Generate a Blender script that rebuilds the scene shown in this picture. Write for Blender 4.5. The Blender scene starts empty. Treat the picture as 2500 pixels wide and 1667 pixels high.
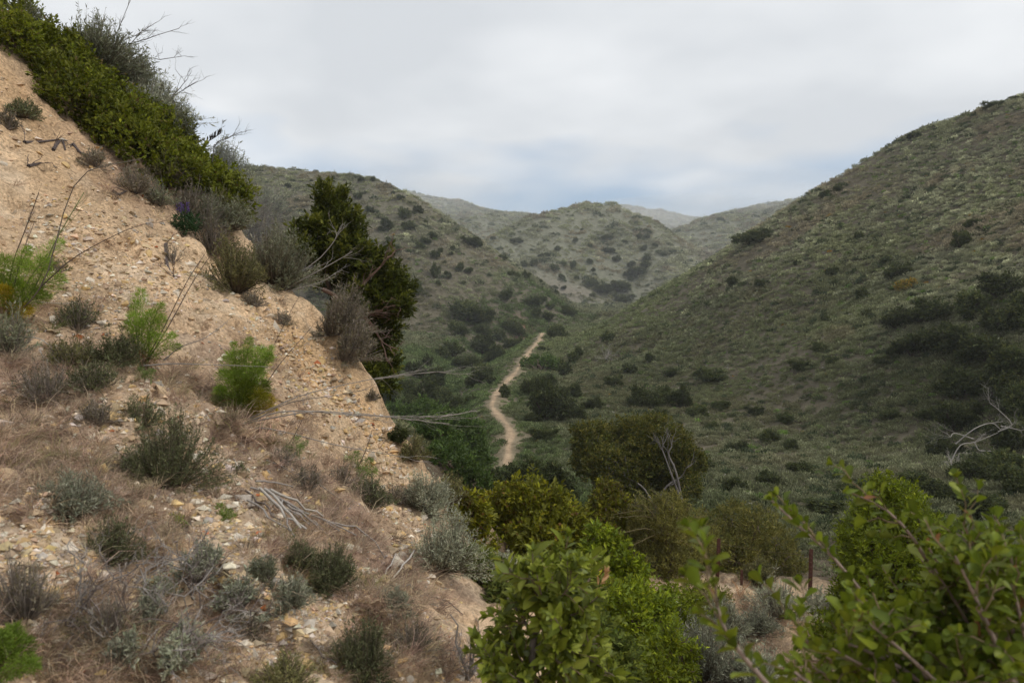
import bpy, math, random
import numpy as np
from mathutils import Vector, Matrix, Euler

random.seed(7)
RNG = np.random.default_rng(7)
SC = bpy.context.scene
COL = SC.collection

# ------------------------------------------------------------------ camera
F_PX, CX, CY, PITCH = 1806.0, 1250.0, 833.5, math.radians(5.0)
cam_data = bpy.data.cameras.new("camera")
cam = bpy.data.objects.new("camera", cam_data)
COL.objects.link(cam)
cam_data.sensor_width = 36.0
cam_data.lens = 36.0 * F_PX / 2500.0
cam_data.clip_start = 0.05
cam_data.clip_end = 6000
cam.location = (0, 0, 0)
cam.rotation_euler = (math.radians(90) - PITCH, 0, 0)
cam_data.dof.use_dof = True
cam_data.dof.focus_distance = 22.0
cam_data.dof.aperture_fstop = 4.5
SC.camera = cam

# ------------------------------------------------------------------ sky, sun, exposure
SUN_EL, SUN_AZ = math.radians(46), math.radians(108)     # azimuth clockwise from +Y (view direction)
world = bpy.data.worlds.new("World")
SC.world = world
world.use_nodes = True
wn, wl = world.node_tree.nodes, world.node_tree.links
wn.clear()


def N(tree_nodes, kind, **kw):
    n = tree_nodes.new(kind)
    for k, v in kw.items():
        setattr(n, k, v)
    return n


w_out = N(wn, 'ShaderNodeOutputWorld')
w_bg = N(wn, 'ShaderNodeBackground')
w_bg.inputs['Strength'].default_value = 0.10
sky = N(wn, 'ShaderNodeTexSky', sky_type='NISHITA', sun_disc=False)
sky.sun_elevation = SUN_EL
sky.sun_rotation = SUN_AZ
sky.air_density, sky.dust_density, sky.ozone_density = 1.0, 0.6, 1.5
tc = N(wn, 'ShaderNodeTexCoord')
sep = N(wn, 'ShaderNodeSeparateXYZ')
wl.new(tc.outputs['Generated'], sep.inputs[0])


def wmath(op, a, b=None, clamp=False):
    n = N(wn, 'ShaderNodeMath', operation=op, use_clamp=clamp)
    for i, v in enumerate((a, b)):
        if v is None:
            continue
        if isinstance(v, (int, float)):
            n.inputs[i].default_value = v
        else:
            wl.new(v, n.inputs[i])
    return n.outputs[0]


zup = wmath('MAXIMUM', sep.outputs['Z'], 0.0)
inv = wmath('DIVIDE', 1.0, wmath('ADD', zup, 0.22))      # cloud layer seen in perspective
comb = N(wn, 'ShaderNodeCombineXYZ')
wl.new(wmath('MULTIPLY', sep.outputs['X'], inv), comb.inputs[0])
wl.new(wmath('MULTIPLY', sep.outputs['Y'], inv), comb.inputs[1])
wl.new(wmath('MULTIPLY', zup, 1.2), comb.inputs[2])


def wnoise(scale, detail, rough, off):
    mp = N(wn, 'ShaderNodeMapping')
    mp.inputs['Location'].default_value = off
    wl.new(comb.outputs[0], mp.inputs[0])
    t = N(wn, 'ShaderNodeTexNoise')
    t.inputs['Scale'].default_value = scale
    t.inputs['Detail'].default_value = detail
    t.inputs['Roughness'].default_value = rough
    wl.new(mp.outputs[0], t.inputs['Vector'])
    return t.outputs['Fac']


n_shape = wnoise(0.95, 4.0, 0.5, (3.1, 0.4, 0.0))
n_edge = wnoise(1.3, 3.0, 0.5, (7.7, 2.2, 1.0))
shade = N(wn, 'ShaderNodeValToRGB')
shade.color_ramp.elements[0].position = 0.36
shade.color_ramp.elements[0].color = (5.5, 5.75, 6.05, 1)
shade.color_ramp.elements[1].position = 0.62
shade.color_ramp.elements[1].color = (7.7, 7.85, 8.0, 1)
wl.new(n_shape, shade.inputs[0])
# cloud cover: broken low over the hills, closed above
el = wmath('MULTIPLY', wmath('SUBTRACT', zup, 0.080), 11.0)
cov = wmath('ADD', el, wmath('MULTIPLY', wmath('SUBTRACT', n_edge, 0.49), 2.9), clamp=True)
blue = N(wn, 'ShaderNodeMix', data_type='RGBA', blend_type='MIX')
blue.inputs['Factor'].default_value = 0.8
blue.inputs['B'].default_value = (2.5, 3.75, 5.5, 1)
wl.new(sky.outputs[0], blue.inputs['A'])
wmix = N(wn, 'ShaderNodeMix', data_type='RGBA', blend_type='MIX')
wl.new(cov, wmix.inputs['Factor'])
wl.new(blue.outputs['Result'], wmix.inputs['A'])
wl.new(shade.outputs['Color'], wmix.inputs['B'])
wl.new(wmix.outputs['Result'], w_bg.inputs['Color'])
wl.new(w_bg.outputs[0], w_out.inputs['Surface'])

sun_data = bpy.data.lights.new("sun", 'SUN')
sun_data.energy = 1.5
sun_data.angle = math.radians(20)
sun_data.color = (1.0, 0.95, 0.88)
sun = bpy.data.objects.new("sun", sun_data)
COL.objects.link(sun)
sd = Vector((math.sin(SUN_AZ) * math.cos(SUN_EL), math.cos(SUN_AZ) * math.cos(SUN_EL), math.sin(SUN_EL)))
sun.rotation_euler = (-sd).to_track_quat('-Z', 'Y').to_euler()
sun.location = sd * 300

SC.render.engine = 'CYCLES'
SC.view_settings.view_transform = 'Standard'
SC.view_settings.look = 'None'
SC.view_settings.exposure = 0.35
SC.view_settings.gamma = 1.0
SC.view_settings.use_curve_mapping = False
cy = SC.cycles
cy.use_denoising = True
cy.max_bounces = 6
cy.diffuse_bounces = 3
cy.glossy_bounces = 2
cy.transmission_bounces = 4
cy.transparent_max_bounces = 6
cy.volume_bounces = 1
cy.use_adaptive_sampling = True
cy.adaptive_threshold = 0.02


# ------------------------------------------------------------------ helpers: noise, projection
def hash2(ix, iy, seed):
    h = (ix.astype(np.int64) * 374761393 + iy.astype(np.int64) * 668265263 + seed * 1274126177) & 0xFFFFFFFF
    h = ((h ^ (h >> 13)) * 1274126177) & 0xFFFFFFFF
    h = ((h ^ (h >> 16)) * 2246822519) & 0xFFFFFFFF
    h ^= h >> 15
    return (h & 0xFFFFFF) / float(0xFFFFFF) * 2 - 1


def vnoise(x, y, seed=0):
    ix, iy = np.floor(x), np.floor(y)
    fx, fy = x - ix, y - iy
    fx = fx * fx * fx * (fx * (fx * 6 - 15) + 10)
    fy = fy * fy * fy * (fy * (fy * 6 - 15) + 10)
    a, b = hash2(ix, iy, seed), hash2(ix + 1, iy, seed)
    c, d = hash2(ix, iy + 1, seed), hash2(ix + 1, iy + 1, seed)
    return a + (b - a) * fx + (c - a) * fy + (a - b - c + d) * fx * fy


def fbm(x, y, octaves=4, seed=0, gain=0.5):
    out, amp, tot = 0, 1.0, 0.0
    for o in range(octaves):
        ca, sa = math.cos(o * 1.1 + .3), math.sin(o * 1.1 + .3)
        f = 2.03 ** o
        out = out + amp * vnoise((x * ca - y * sa) * f + 17.3 * o, (x * sa + y * ca) * f - 9.1 * o, seed + o)
        tot += amp
        amp *= gain
    return out / tot


def sstep(a, b, x):
    t = np.clip((x - a) / (b - a), 0, 1)
    return t * t * (3 - 2 * t)


def ray(px, py):
    """Direction through a photo pixel (2500 x 1667), scaled to unit horizontal depth."""
    px, py = np.asarray(px, float), np.asarray(py, float)
    u, v = (px - CX) / F_PX, (CY - py) / F_PX
    c, s = math.cos(PITCH), math.sin(PITCH)
    dx, dy, dz = u, c + v * s, -s + v * c
    return np.stack([dx / dy, np.ones_like(dx), dz / dy], -1)


def P(px, py, d):
    return ray(px, py) * np.asarray(d, float)[..., None]


def project(p):
    p = np.asarray(p, float)
    c, s = math.cos(PITCH), math.sin(PITCH)
    f = p[..., 1] * c - p[..., 2] * s
    up = p[..., 1] * s + p[..., 2] * c
    f = np.where(f < 1e-3, 1e-3, f)
    return CX + F_PX * p[..., 0] / f, CY - F_PX * up / f, f


# ------------------------------------------------------------------ terrain
def poly(*pts):
    return np.array([P(*p) if len(p) == 3 else p[0] for p in pts])


X = lambda *a: (np.array(a, float),)
RIDGES = {
    # label: (crest polyline, slope, roundness)
    'spur': (poly(X(-45, -45, 26), X(-34, 8, 19), X(-17, 16.5, 9.0), (0, 45, 13.5), (300, 265, 12.3), (540, 490, 11.3),
                  (735, 735, 10.2), (1030, 1140, 9.0)), 0.95, 0.5),
    'right_hill': (poly(X(120, -20, 46), X(95, 40, 34), (2500, 236, 92), (2275, 312, 102), (2126, 418, 112), (2009, 500, 122), (1807, 620, 140),
                        (1701, 680, 152), (1541, 752, 164), (1400, 790, 162), (1335, 812, 150)), 0.66, 2.0),
    'left_hill': (poly(X(-190, 175, 30), (530, 405, 190), (720, 415, 190), (900, 436, 186), (977, 468, 182), (1120, 580, 174),
                       (1168, 612, 172), (1219, 662, 172), (1283, 708, 172), (1346, 738, 173), (1400, 762, 176)), 0.70, 2.5),
    'central_hill': (poly((1130, 640, 285), (1219, 576, 300), (1267, 547, 310), (1314, 527, 320), (1378, 509, 330), (1430, 500, 337), (1490, 500, 338), (1560, 530, 330), (1600, 574, 325),
                          (1724, 640, 310)), 0.70, 4.0),
    'far_left_hill': (poly(X(-170, 520, 40), (985, 468, 520), (1050, 483, 520), (1110, 490, 520), (1180, 513, 530), (1240, 519, 545),
                           (1320, 527, 560), (1430, 560, 590)), 0.45, 8.0),
    'far_right_hill': (poly((1680, 600, 470), (1741, 540, 480), (1778, 519, 482), (1836, 513, 485), (1869, 500, 484), (1932, 488, 480),
                            (2010, 480, 475), (2200, 440, 470), (2500, 420, 470)), 0.45, 8.0),
    'horizon_hill': (poly((1150, 560, 700), (1400, 520, 690), (1520, 503, 680), (1600, 514, 680), (1662, 528, 690), (1741, 540, 700),
                          (1900, 560, 700)), 0.40, 10.0),
}
TRAIL = poly((1236, 1135, 44), (1243, 1085, 48.5), (1246, 1055, 51), (1238, 1035, 54), (1215, 1012, 58), (1200, 990, 62), (1210, 962, 68),
             (1238, 930, 76), (1262, 905, 82), (1277, 880, 90), (1298, 852, 102), (1318, 830, 117), (1324, 812, 130))
CREEK = poly((1120, 1230, 27), (1000, 1110, 46), (1060, 985, 72), (1120, 890, 100), (1215, 830, 128), (1290, 800, 150), (1350, 788, 172))


def seg_dist(x, y, pl):
    """Distance to a polyline in plan, height along it at the closest point, signed side."""
    best = np.full(x.shape, 1e9)
    hh = np.zeros(x.shape)
    side = np.zeros(x.shape)
    for a, b in zip(pl[:-1], pl[1:]):
        dx, dy = b[0] - a[0], b[1] - a[1]
        L2 = dx * dx + dy * dy + 1e-9
        t = np.clip(((x - a[0]) * dx + (y - a[1]) * dy) / L2, 0, 1)
        qx, qy = a[0] + t * dx, a[1] + t * dy
        d = np.hypot(x - qx, y - qy)
        m = d < best
        best = np.where(m, d, best)
        hh = np.where(m, a[2] + t * (b[2] - a[2]), hh)
        side = np.where(m, np.sign(dx * (y - qy) - dy * (x - qx)), side)
    return best, hh, side


def tent(x, y, pl, slope, w):
    out = np.full(x.shape, -1e9)
    for a, b in zip(pl[:-1], pl[1:]):
        dx, dy = b[0] - a[0], b[1] - a[1]
        L2 = dx * dx + dy * dy + 1e-9
        t = np.clip(((x - a[0]) * dx + (y - a[1]) * dy) / L2, 0, 1)
        d = np.hypot(x - a[0] - t * dx, y - a[1] - t * dy)
        out = np.maximum(out, a[2] + t * (b[2] - a[2]) - slope * (np.sqrt(d * d + w * w) - w))
    return out


def smax(a, b, k):
    h = np.clip(0.5 + 0.5 * (a - b) / k, 0, 1)
    return b + (a - b) * h + k * h * (1 - h)


TRAIL_Y = np.array([-60, 0, 14, 24, 33, 45, 60, 90, 130, 175, 260, 2000.])
TRAIL_Z = np.array([-9, -8.5, -8.2, -8.6, -9.6, -11, -11.2, -10.8, -10.2, -10.5, -11, -12.])


def far_height(x, y, labels=False):
    r = np.hypot(x, y)
    z = np.interp(y, TRAIL_Y, TRAIL_Z)
    # little terrace the trail runs on, gully to the left of it
    d, _, s = seg_dist(x, y, CREEK)
    z = z - 3.2 * np.exp(-(d / 5.0) ** 2) + 0.03 * np.clip(x - 2, 0, 60)
    warp = fbm(x / 55, y / 55, 3, 11)
    best = z.copy()
    lab = np.zeros(x.shape, int)
    amp = np.clip(r / 60, 0, 1)
    for i, (k, (pl, sl, w)) in enumerate(RIDGES.items()):
        t = tent(x, y, pl, sl, w)
        dd, _, _ = seg_dist(x, y, pl)
        # drainage folds grow away from the crest
        fold = (np.abs(fbm(x / 38 + 5 * i, y / 38, 3, 31 + i)) - 0.22) * 9 + 1.2 * fbm(x / 13, y / 13, 3, 77)
        t = t + fold * np.clip(dd / 60, 0, 1) * amp * (0.6 if i < 3 else 0.9)
        k_s = 1.2 if i == 0 else (3.0 if i < 3 else 4.0)
        m = t > best
        lab = np.where(m, i + 1, lab)
        best = np.maximum(best, t)
        z = smax(z, t, k_s)
    dt, ht, _ = seg_dist(x, y, TRAIL)
    wt = np.exp(-(dt / 2.2) ** 2)
    z = z * (1 - wt) + ht * wt
    z = z + 0.25 * fbm(x / 6, y / 6, 3, 5) * np.clip((dt - 0.6) / 3, 0, 1) * amp
    return (z, lab) if labels else z


# near ground: control points read off the slope at estimated distances, thin-plate spline through them
EDGE = np.array([[-22, 19], [-14, 16], [-9.2, 13.3], [-6.35, 12.1], [-4.35, 11.1], [-2.95, 10.05], [-1.93, 9.05], [-1.08, 8.15], [-0.68, 6.8], [-0.2, 5.6], [0.3, 4.2], [0.6, 2.5]])
EDGE3 = np.concatenate([EDGE, np.zeros((len(EDGE), 1))], 1)


def edge_drop(x, y):
    d, _, s = seg_dist(x, y, EDGE3)
    d = d * s + (.16 * fbm(x / .45, y / .45, 3, 15) + .10 * fbm(x / 1.3, y / 1.3, 2, 16)) * sstep(6, 8, y)
    sd_ = d                            # positive beyond the edge (towards the canyon)
    k = 0.25 + 1.25 * sstep(4.6, 8.0, y)
    soft = np.where(sd_ > 0, np.sqrt(sd_ ** 2 + 0.01) - 0.1, 0)
    return k * 4.0 * (1 - np.exp(-soft / 4.0))


CTRL = [P(*c) for c in [
    (0, 1667, 1.95), (300, 1667, 2.15), (600, 1667, 2.4), (900, 1667, 2.7), (1150, 1667, 3.0), (0, 1400, 2.45), (300, 1400, 2.8), (650, 1400, 3.25),
    (900, 1450, 3.6), (1080, 1480, 4.1), (0, 1200, 3.1), (350, 1150, 3.7), (640, 1200, 4.4), (850, 1300, 4.6), (1000, 1300, 5.6),
    (0, 1000, 4.2), (300, 950, 4.9), (600, 1050, 5.1), (800, 1150, 6.2), (950, 1180, 7.4), (0, 800, 5.3), (300, 780, 6.2), (600, 850, 7.0),
    (850, 1000, 8.1), (1015, 1115, 8.25), (865, 868, 9.15), (735, 727, 10.1), (600, 700, 9.2), (400, 600, 8.7), (200, 500, 8.3), (0, 550, 7.2),
    (540, 490, 11.1), (400, 420, 10.6), (200, 310, 10.2), (0, 150, 9.8), (300, 258, 12.2), (0, 45, 13.4)]]
CTRL += [np.array(p, float) for p in [
    (0, 0, -1.6), (-1.2, -1.5, -1.1), (1.2, -2, -2.0), (-3.0, 0.3, -0.1), (-6, 0, 2.6), (-5.5, 4, 1.1), (3.2, 1.0, -3.0), (1.2, 1.5, -2.0),
    (2.1, 3.2, -2.6), (0.45, 4.6, -2.55), (3.0, 7.6, -4.5), (0.6, 8.5, -3.9), (-10, -6, 5), (4, -5, -3.6), (1.6, 11.5, -5.4), (1.3, 5.4, -3.25), (1.3, 6.6, -3.75), (2.6, 5.0, -3.6), (2.6, 6.3, -4.15), (4.6, 4.4, -4.1), (4.6, 6.0, -4.8), (4.6, 8.0, -5.3), (3.4, 9.6, -5.3), (6.0, 10.0, -5.8), (8, 7, -5.8), (8, 3.5, -5.2)]]
CTRL += [P(*c) for c in [(1975, 1475, 14.0), (1750, 1415, 15.0), (1850, 1420, 14.5), (2050, 1640, 8.5), (1560, 1500, 11.5), (2350, 1500, 13.0)]]
CTRL = np.array(CTRL)
_a = np.radians(np.arange(0, 360, 18))
RING = np.stack([25 * np.sin(_a), 25 * np.cos(_a)], -1)


def tps_fit(pts, vals, lam):
    n = len(pts)
    r2 = ((pts[:, None] - pts[None]) ** 2).sum(-1)
    K = 0.5 * r2 * np.log(r2 + 1e-12) + lam * np.eye(n)
    Q = np.concatenate([np.ones((n, 1)), pts], 1)
    A = np.block([[K, Q], [Q.T, np.zeros((3, 3))]])
    return np.linalg.solve(A, np.concatenate([vals, np.zeros(3)]))


_pts = np.concatenate([CTRL[:, :2], RING])
_val = np.concatenate([CTRL[:, 2] + edge_drop(CTRL[:, 0], CTRL[:, 1]), far_height(RING[:, 0], RING[:, 1]) + edge_drop(RING[:, 0], RING[:, 1])])
_w = tps_fit(_pts, _val, 0.03)


def near_height(x, y):
    sh = x.shape
    q = np.stack([x.ravel(), y.ravel()], -1)
    out = np.empty(len(q))
    for s in range(0, len(q), 60000):
        qq = q[s:s + 60000]
        r2 = ((qq[:, None] - _pts[None]) ** 2).sum(-1)
        out[s:s + 60000] = (0.5 * r2 * np.log(r2 + 1e-12)) @ _w[:len(_pts)] + _w[-3] + qq @ _w[-2:]
    return out.reshape(sh) - edge_drop(x, y)


def ground_z(x, y, detail=True):
    x, y = np.asarray(x, float), np.asarray(y, float)
    r = np.hypot(x, y)
    w = sstep(16.5, 24.0, r)
    zf = far_height(x, y)
    zn = np.where(r < 24.5, 0.0, zf)
    m = r < 24.5
    if m.any():
        zn[m] = near_height(x[m], y[m])
    z = zn * (1 - w) + zf * w
    if detail:
        nd = 1 - sstep(14, 26, r)
        rough = 0.35 + 0.65 * sstep(-0.2, 0.5, fbm(x / 1.7, y / 1.7, 2, 3))
        z = z + nd * (0.10 * fbm(x / 0.9, y / 0.9, 3, 41) + rough * 0.060 * fbm(x / 0.17, y / 0.17, 3, 51, 0.62)
                      + 0.15 * (np.abs(fbm(x / 0.55 + 3, y / 0.9, 3, 61)) - 0.3)
                      - 0.17 * sstep(.26, .5, fbm(x / 0.42, y / 0.55, 3, 71)) - 0.055 * sstep(.15, .45, fbm(x / 0.13, y / 0.16, 2, 81)))
    return z


# ------------------------------------------------------------------ mesh building
def make_mesh(name, verts, faces, mats, col=None, smooth=False, attrs=None):
    """faces: list of (k, n) index arrays of equal-sized polygons."""
    me = bpy.data.meshes.new(name)
    verts = np.asarray(verts, np.float32)
    faces = [np.asarray(f, np.int64) for f in faces if len(f)]
    loops = np.concatenate([f.ravel() for f in faces])
    sizes = np.concatenate([np.full(len(f), f.shape[1], np.int64) for f in faces])
    starts = np.concatenate([[0], np.cumsum(sizes)[:-1]])
    me.vertices.add(len(verts))
    me.vertices.foreach_set('co', verts.ravel())
    me.loops.add(len(loops))
    me.loops.foreach_set('vertex_index', loops.astype(np.int32))
    me.polygons.add(len(sizes))
    me.polygons.foreach_set('loop_start', starts.astype(np.int32))
    if smooth:
        me.polygons.foreach_set('use_smooth', np.ones(len(sizes), bool))
    else:
        me.polygons.foreach_set('use_smooth', np.zeros(len(sizes), bool))
    if col is not None:
        a = me.attributes.new('col', 'FLOAT_COLOR', 'POINT')
        c = np.ones((len(verts), 4), np.float32)
        c[:, :3] = col
        a.data.foreach_set('color', c.ravel())
    for k, v in (attrs or {}).items():
        a = me.attributes.new(k, 'FLOAT', 'POINT')
        a.data.foreach_set('value', np.asarray(v, np.float32))
    me.update(calc_edges=True)
    for m in (mats if isinstance(mats, (list, tuple)) else [mats]):
        me.materials.append(m)
    return me


def link(name, data, parent=None, **props):
    o = bpy.data.objects.new(name, data)
    COL.objects.link(o)
    if parent is not None:
        o.parent = parent
    for k, v in props.items():
        o[k] = v
    return o


# ------------------------------------------------------------------ materials
def mat_new(name):
    m = bpy.data.materials.new(name)
    m.use_nodes = True
    nt = m.node_tree
    nt.nodes.clear()
    out = nt.nodes.new('ShaderNodeOutputMaterial')
    return m, nt.nodes, nt.links, out


def foliage_material(name, rough=0.5, trans=0.3, spec=0.35, inst=False, jitter=0.25):
    m, n, l, out = mat_new(name)
    at = N(n, 'ShaderNodeAttribute', attribute_name='col')
    src = at.outputs['Color']
    if inst:
        ia = N(n, 'ShaderNodeAttribute', attribute_name='tint', attribute_type='INSTANCER')
        mul = N(n, 'ShaderNodeMix', data_type='RGBA', blend_type='MULTIPLY')
        mul.inputs['Factor'].default_value = 1
        l.new(src, mul.inputs['A'])
        l.new(ia.outputs['Color'], mul.inputs['B'])
        src = mul.outputs['Result']
    oi = N(n, 'ShaderNodeObjectInfo')
    hsv = N(n, 'ShaderNodeHueSaturation')
    mr = N(n, 'ShaderNodeMapRange')
    mr.inputs['To Min'].default_value = 1 - jitter
    mr.inputs['To Max'].default_value = 1 + jitter
    l.new(oi.outputs['Random'], mr.inputs['Value'])
    l.new(mr.outputs[0], hsv.inputs['Value'])
    l.new(src, hsv.inputs['Color'])
    b = N(n, 'ShaderNodeBsdfPrincipled')
    b.inputs['Roughness'].default_value = rough
    b.inputs['Specular IOR Level'].default_value = spec
    l.new(hsv.outputs[0], b.inputs['Base Color'])
    if trans > 0:
        t = N(n, 'ShaderNodeBsdfTranslucent')
        l.new(hsv.outputs[0], t.inputs['Color'])
        mx = N(n, 'ShaderNodeMixShader')
        mx.inputs[0].default_value = trans
        l.new(b.outputs[0], mx.inputs[1])
        l.new(t.outputs[0], mx.inputs[2])
        l.new(mx.outputs[0], out.inputs['Surface'])
    else:
        l.new(b.outputs[0], out.inputs['Surface'])
    return m


def wood_material(name, trans=0):
    m, n, l, out = mat_new(name)
    at = N(n, 'ShaderNodeAttribute', attribute_name='col')
    tcn = N(n, 'ShaderNodeTexCoord')
    nz = N(n, 'ShaderNodeTexNoise')
    nz.inputs['Scale'].default_value = 40
    nz.inputs['Detail'].default_value = 3
    l.new(tcn.outputs['Object'], nz.inputs['Vector'])
    mr = N(n, 'ShaderNodeMapRange')
    mr.inputs['To Min'].default_value = 0.55
    mr.inputs['To Max'].default_value = 1.45
    l.new(nz.outputs['Fac'], mr.inputs['Value'])
    mul = N(n, 'ShaderNodeVectorMath', operation='SCALE')
    l.new(at.outputs['Color'], mul.inputs[0])
    l.new(mr.outputs[0], mul.inputs['Scale'])
    b = N(n, 'ShaderNodeBsdfPrincipled')
    b.inputs['Roughness'].default_value = 0.85
    b.inputs['Specular IOR Level'].default_value = 0.2
    l.new(mul.outputs[0], b.inputs['Base Color'])
    bp = N(n, 'ShaderNodeBump')
    bp.inputs['Strength'].default_value = 0.4
    bp.inputs['Distance'].default_value = 0.003
    l.new(nz.outputs['Fac'], bp.inputs['Height'])
    l.new(bp.outputs[0], b.inputs['Normal'])
    l.new(b.outputs[0], out.inputs['Surface'])
    return m


def soil_material():
    m, n, l, out = mat_new('soil')
    at = N(n, 'ShaderNodeAttribute', attribute_name='col')
    tcn = N(n, 'ShaderNodeTexCoord')

    def noise(scale, detail, rough=0.6):
        t = N(n, 'ShaderNodeTexNoise')
        t.inputs['Scale'].default_value = scale
        t.inputs['Detail'].default_value = detail
        t.inputs['Roughness'].default_value = rough
        l.new(tcn.outputs['Object'], t.inputs['Vector'])
        return t.outputs['Fac']

    def rng(src, a, b_, c=0.25, d=0.75):
        r = N(n, 'ShaderNodeMapRange')
        r.inputs['From Min'].default_value = c
        r.inputs['From Max'].default_value = d
        r.inputs['To Min'].default_value = a
        r.inputs['To Max'].default_value = b_
        l.new(src, r.inputs['Value'])
        return r.outputs[0]
    n1, n2 = noise(2.2, 6), noise(22, 5, 0.7)
    vo = N(n, 'ShaderNodeTexVoronoi')
    vo.inputs['Scale'].default_value = 34
    vo.inputs['Randomness'].default_value = 1
    l.new(tcn.outputs['Object'], vo.inputs['Vector'])
    vs = N(n, 'ShaderNodeSeparateColor')
    l.new(vo.outputs['Color'], vs.inputs[0])
    pale = rng(vs.outputs[0], 0.78, 1.3, 0, 1)
    k1 = N(n, 'ShaderNodeMath', operation='MULTIPLY')
    l.new(rng(n1, 0.78, 1.2), k1.inputs[0])
    l.new(rng(n2, 0.72, 1.25), k1.inputs[1])
    k2 = N(n, 'ShaderNodeMath', operation='MULTIPLY')
    l.new(k1.outputs[0], k2.inputs[0])
    l.new(pale, k2.inputs[1])
    sc = N(n, 'ShaderNodeVectorMath', operation='SCALE')
    l.new(at.outputs['Color'], sc.inputs[0])
    l.new(k2.outputs[0], sc.inputs['Scale'])
    b = N(n, 'ShaderNodeBsdfPrincipled')
    b.inputs['Roughness'].default_value = 0.95
    b.inputs['Specular IOR Level'].default_value = 0.15
    l.new(sc.outputs[0], b.inputs['Base Color'])
    hgt = N(n, 'ShaderNodeMath', operation='ADD')
    l.new(rng(n2, 0, 1), hgt.inputs[0])
    l.new(rng(vo.outputs['Distance'], 0.8, 0.0, 0, 0.7), hgt.inputs[1])
    bp = N(n, 'ShaderNodeBump')
    bp.inputs['Strength'].default_value = 0.9
    bp.inputs['Distance'].default_value = 0.018
    l.new(hgt.outputs[0], bp.inputs['Height'])
    l.new(bp.outputs[0], b.inputs['Normal'])
    l.new(b.outputs[0], out.inputs['Surface'])
    return m


def hill_material():
    m, n, l, out = mat_new('hill_soil')
    at = N(n, 'ShaderNodeAttribute', attribute_name='col')
    tcn = N(n, 'ShaderNodeTexCoord')
    t = N(n, 'ShaderNodeTexNoise')
    t.inputs['Scale'].default_value = 0.9
    t.inputs['Detail'].default_value = 7
    t.inputs['Roughness'].default_value = 0.65
    l.new(tcn.outputs['Object'], t.inputs['Vector'])
    r = N(n, 'ShaderNodeMapRange')
    r.inputs['From Min'].default_value = 0.25
    r.inputs['From Max'].default_value = 0.75
    r.inputs['To Min'].default_value = 0.55
    r.inputs['To Max'].default_value = 1.35
    l.new(t.outputs['Fac'], r.inputs['Value'])
    sc = N(n, 'ShaderNodeVectorMath', operation='SCALE')
    l.new(at.outputs['Color'], sc.inputs[0])
    l.new(r.outputs[0], sc.inputs['Scale'])
    b = N(n, 'ShaderNodeBsdfPrincipled')
    b.inputs['Roughness'].default_value = 1.0
    b.inputs['Specular IOR Level'].default_value = 0.05
    l.new(sc.outputs[0], b.inputs['Base Color'])
    bp = N(n, 'ShaderNodeBump')
    bp.inputs['Strength'].default_value = 0.8
    bp.inputs['Distance'].default_value = 0.5
    l.new(t.outputs['Fac'], bp.inputs['Height'])
    l.new(bp.outputs[0], b.inputs['Normal'])
    l.new(b.outputs[0], out.inputs['Surface'])
    return m


M_SOIL, M_HILL = soil_material(), hill_material()
M_LEAF = foliage_material('leaf', 0.55, 0.38, 0.16)
M_SAGE = foliage_material('sage_leaf', 0.85, 0.22, 0.1)
M_SCRUB = foliage_material('scrub_leaf', 0.85, 0.2, 0.1, inst=True, jitter=0.2)
M_GRASS = foliage_material('dry_blade', 0.7, 0.3, 0.2, inst=True, jitter=0.2)
M_WOOD = wood_material('bark')

# ------------------------------------------------------------------ ground sheet (polar grid round the viewpoint)
az = np.concatenate([np.arange(-180, -48, 3.0), np.arange(-48, 48.01, 0.15), np.arange(51, 180, 3.0)])
az = np.radians(az)
rr = [0.25]
while rr[-1] < 1500:
    q = rr[-1]
    rr.append(q * (1.03 if q < 1.6 else 1.007 if q < 4 else 1.0045 if q < 12.5 else 1.0085 if q < 16 else 1.011 if q < 200 else 1.014))
rr = np.array(rr)
GX, GY = np.sin(az)[None] * rr[:, None], np.cos(az)[None] * rr[:, None]
GZ = ground_z(GX, GY)
_, GL = far_height(GX, GY, True)
nr, na = GX.shape
GR = np.hypot(GX, GY)

idx = np.arange(nr * na).reshape(nr, na)
nxt = np.roll(idx, -1, 1)
quads = np.stack([idx[:-1], idx[1:], nxt[1:], nxt[:-1]], -1).reshape(-1, 4)
flab = GL[:-1].reshape(-1)
fr = GR[:-1].reshape(-1)
V = np.stack([GX, GY, GZ], -1).reshape(-1, 3)
GROUND = []


def ground_part(name, sel, mat):
    f = quads[sel]
    u, inv_ = np.unique(f, return_inverse=True)
    me = make_mesh(name, V[u], [inv_.reshape(f.shape)], mat, None, smooth=True)
    o = link(name, me, kind='structure')
    GROUND.append((o, u))


ground_part('ground', fr < 24.5, M_SOIL)
for i, nm in enumerate(['valley_floor', 'spur_hill', 'right_hill', 'left_hill', 'central_hill', 'far_left_hill', 'far_right_hill', 'horizon_hill']):
    sel = (fr >= 24.5) & (flab == i)
    if sel.any():
        ground_part(nm, sel, M_HILL)
bpy.context.view_layer.update()


def hit1(px, py):
    """First point of the ground met by the ray through a photo pixel (None over the sky)."""
    d = Vector(ray(px, py)).normalized()
    best, bt = None, 1e9
    for o, _ in GROUND:
        ok, loc, nrm, fi = o.ray_cast(Vector((0, 0, 0)), d)
        if ok and loc.length < bt:
            best, bt = (np.array(loc), np.array(nrm)), loc.length
    return best


def hit(px, py):
    out = []
    for a_, b_ in zip(np.atleast_1d(px), np.atleast_1d(py)):
        h = hit1(float(a_), float(b_))
        out.append(h[0] if h is not None else np.full(3, np.nan))
    return np.array(out)


# soil colour: bare tan cut, pale scree, pinkish litter, dark valley earth
DIRT, PALE, LITTER, OCHRE, EARTH = (np.array(c) for c in ((.54, .388, .245), (.56, .455, .335), (.31, .215, .155), (.48, .30, .145), (.12, .10, .068)))


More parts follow.
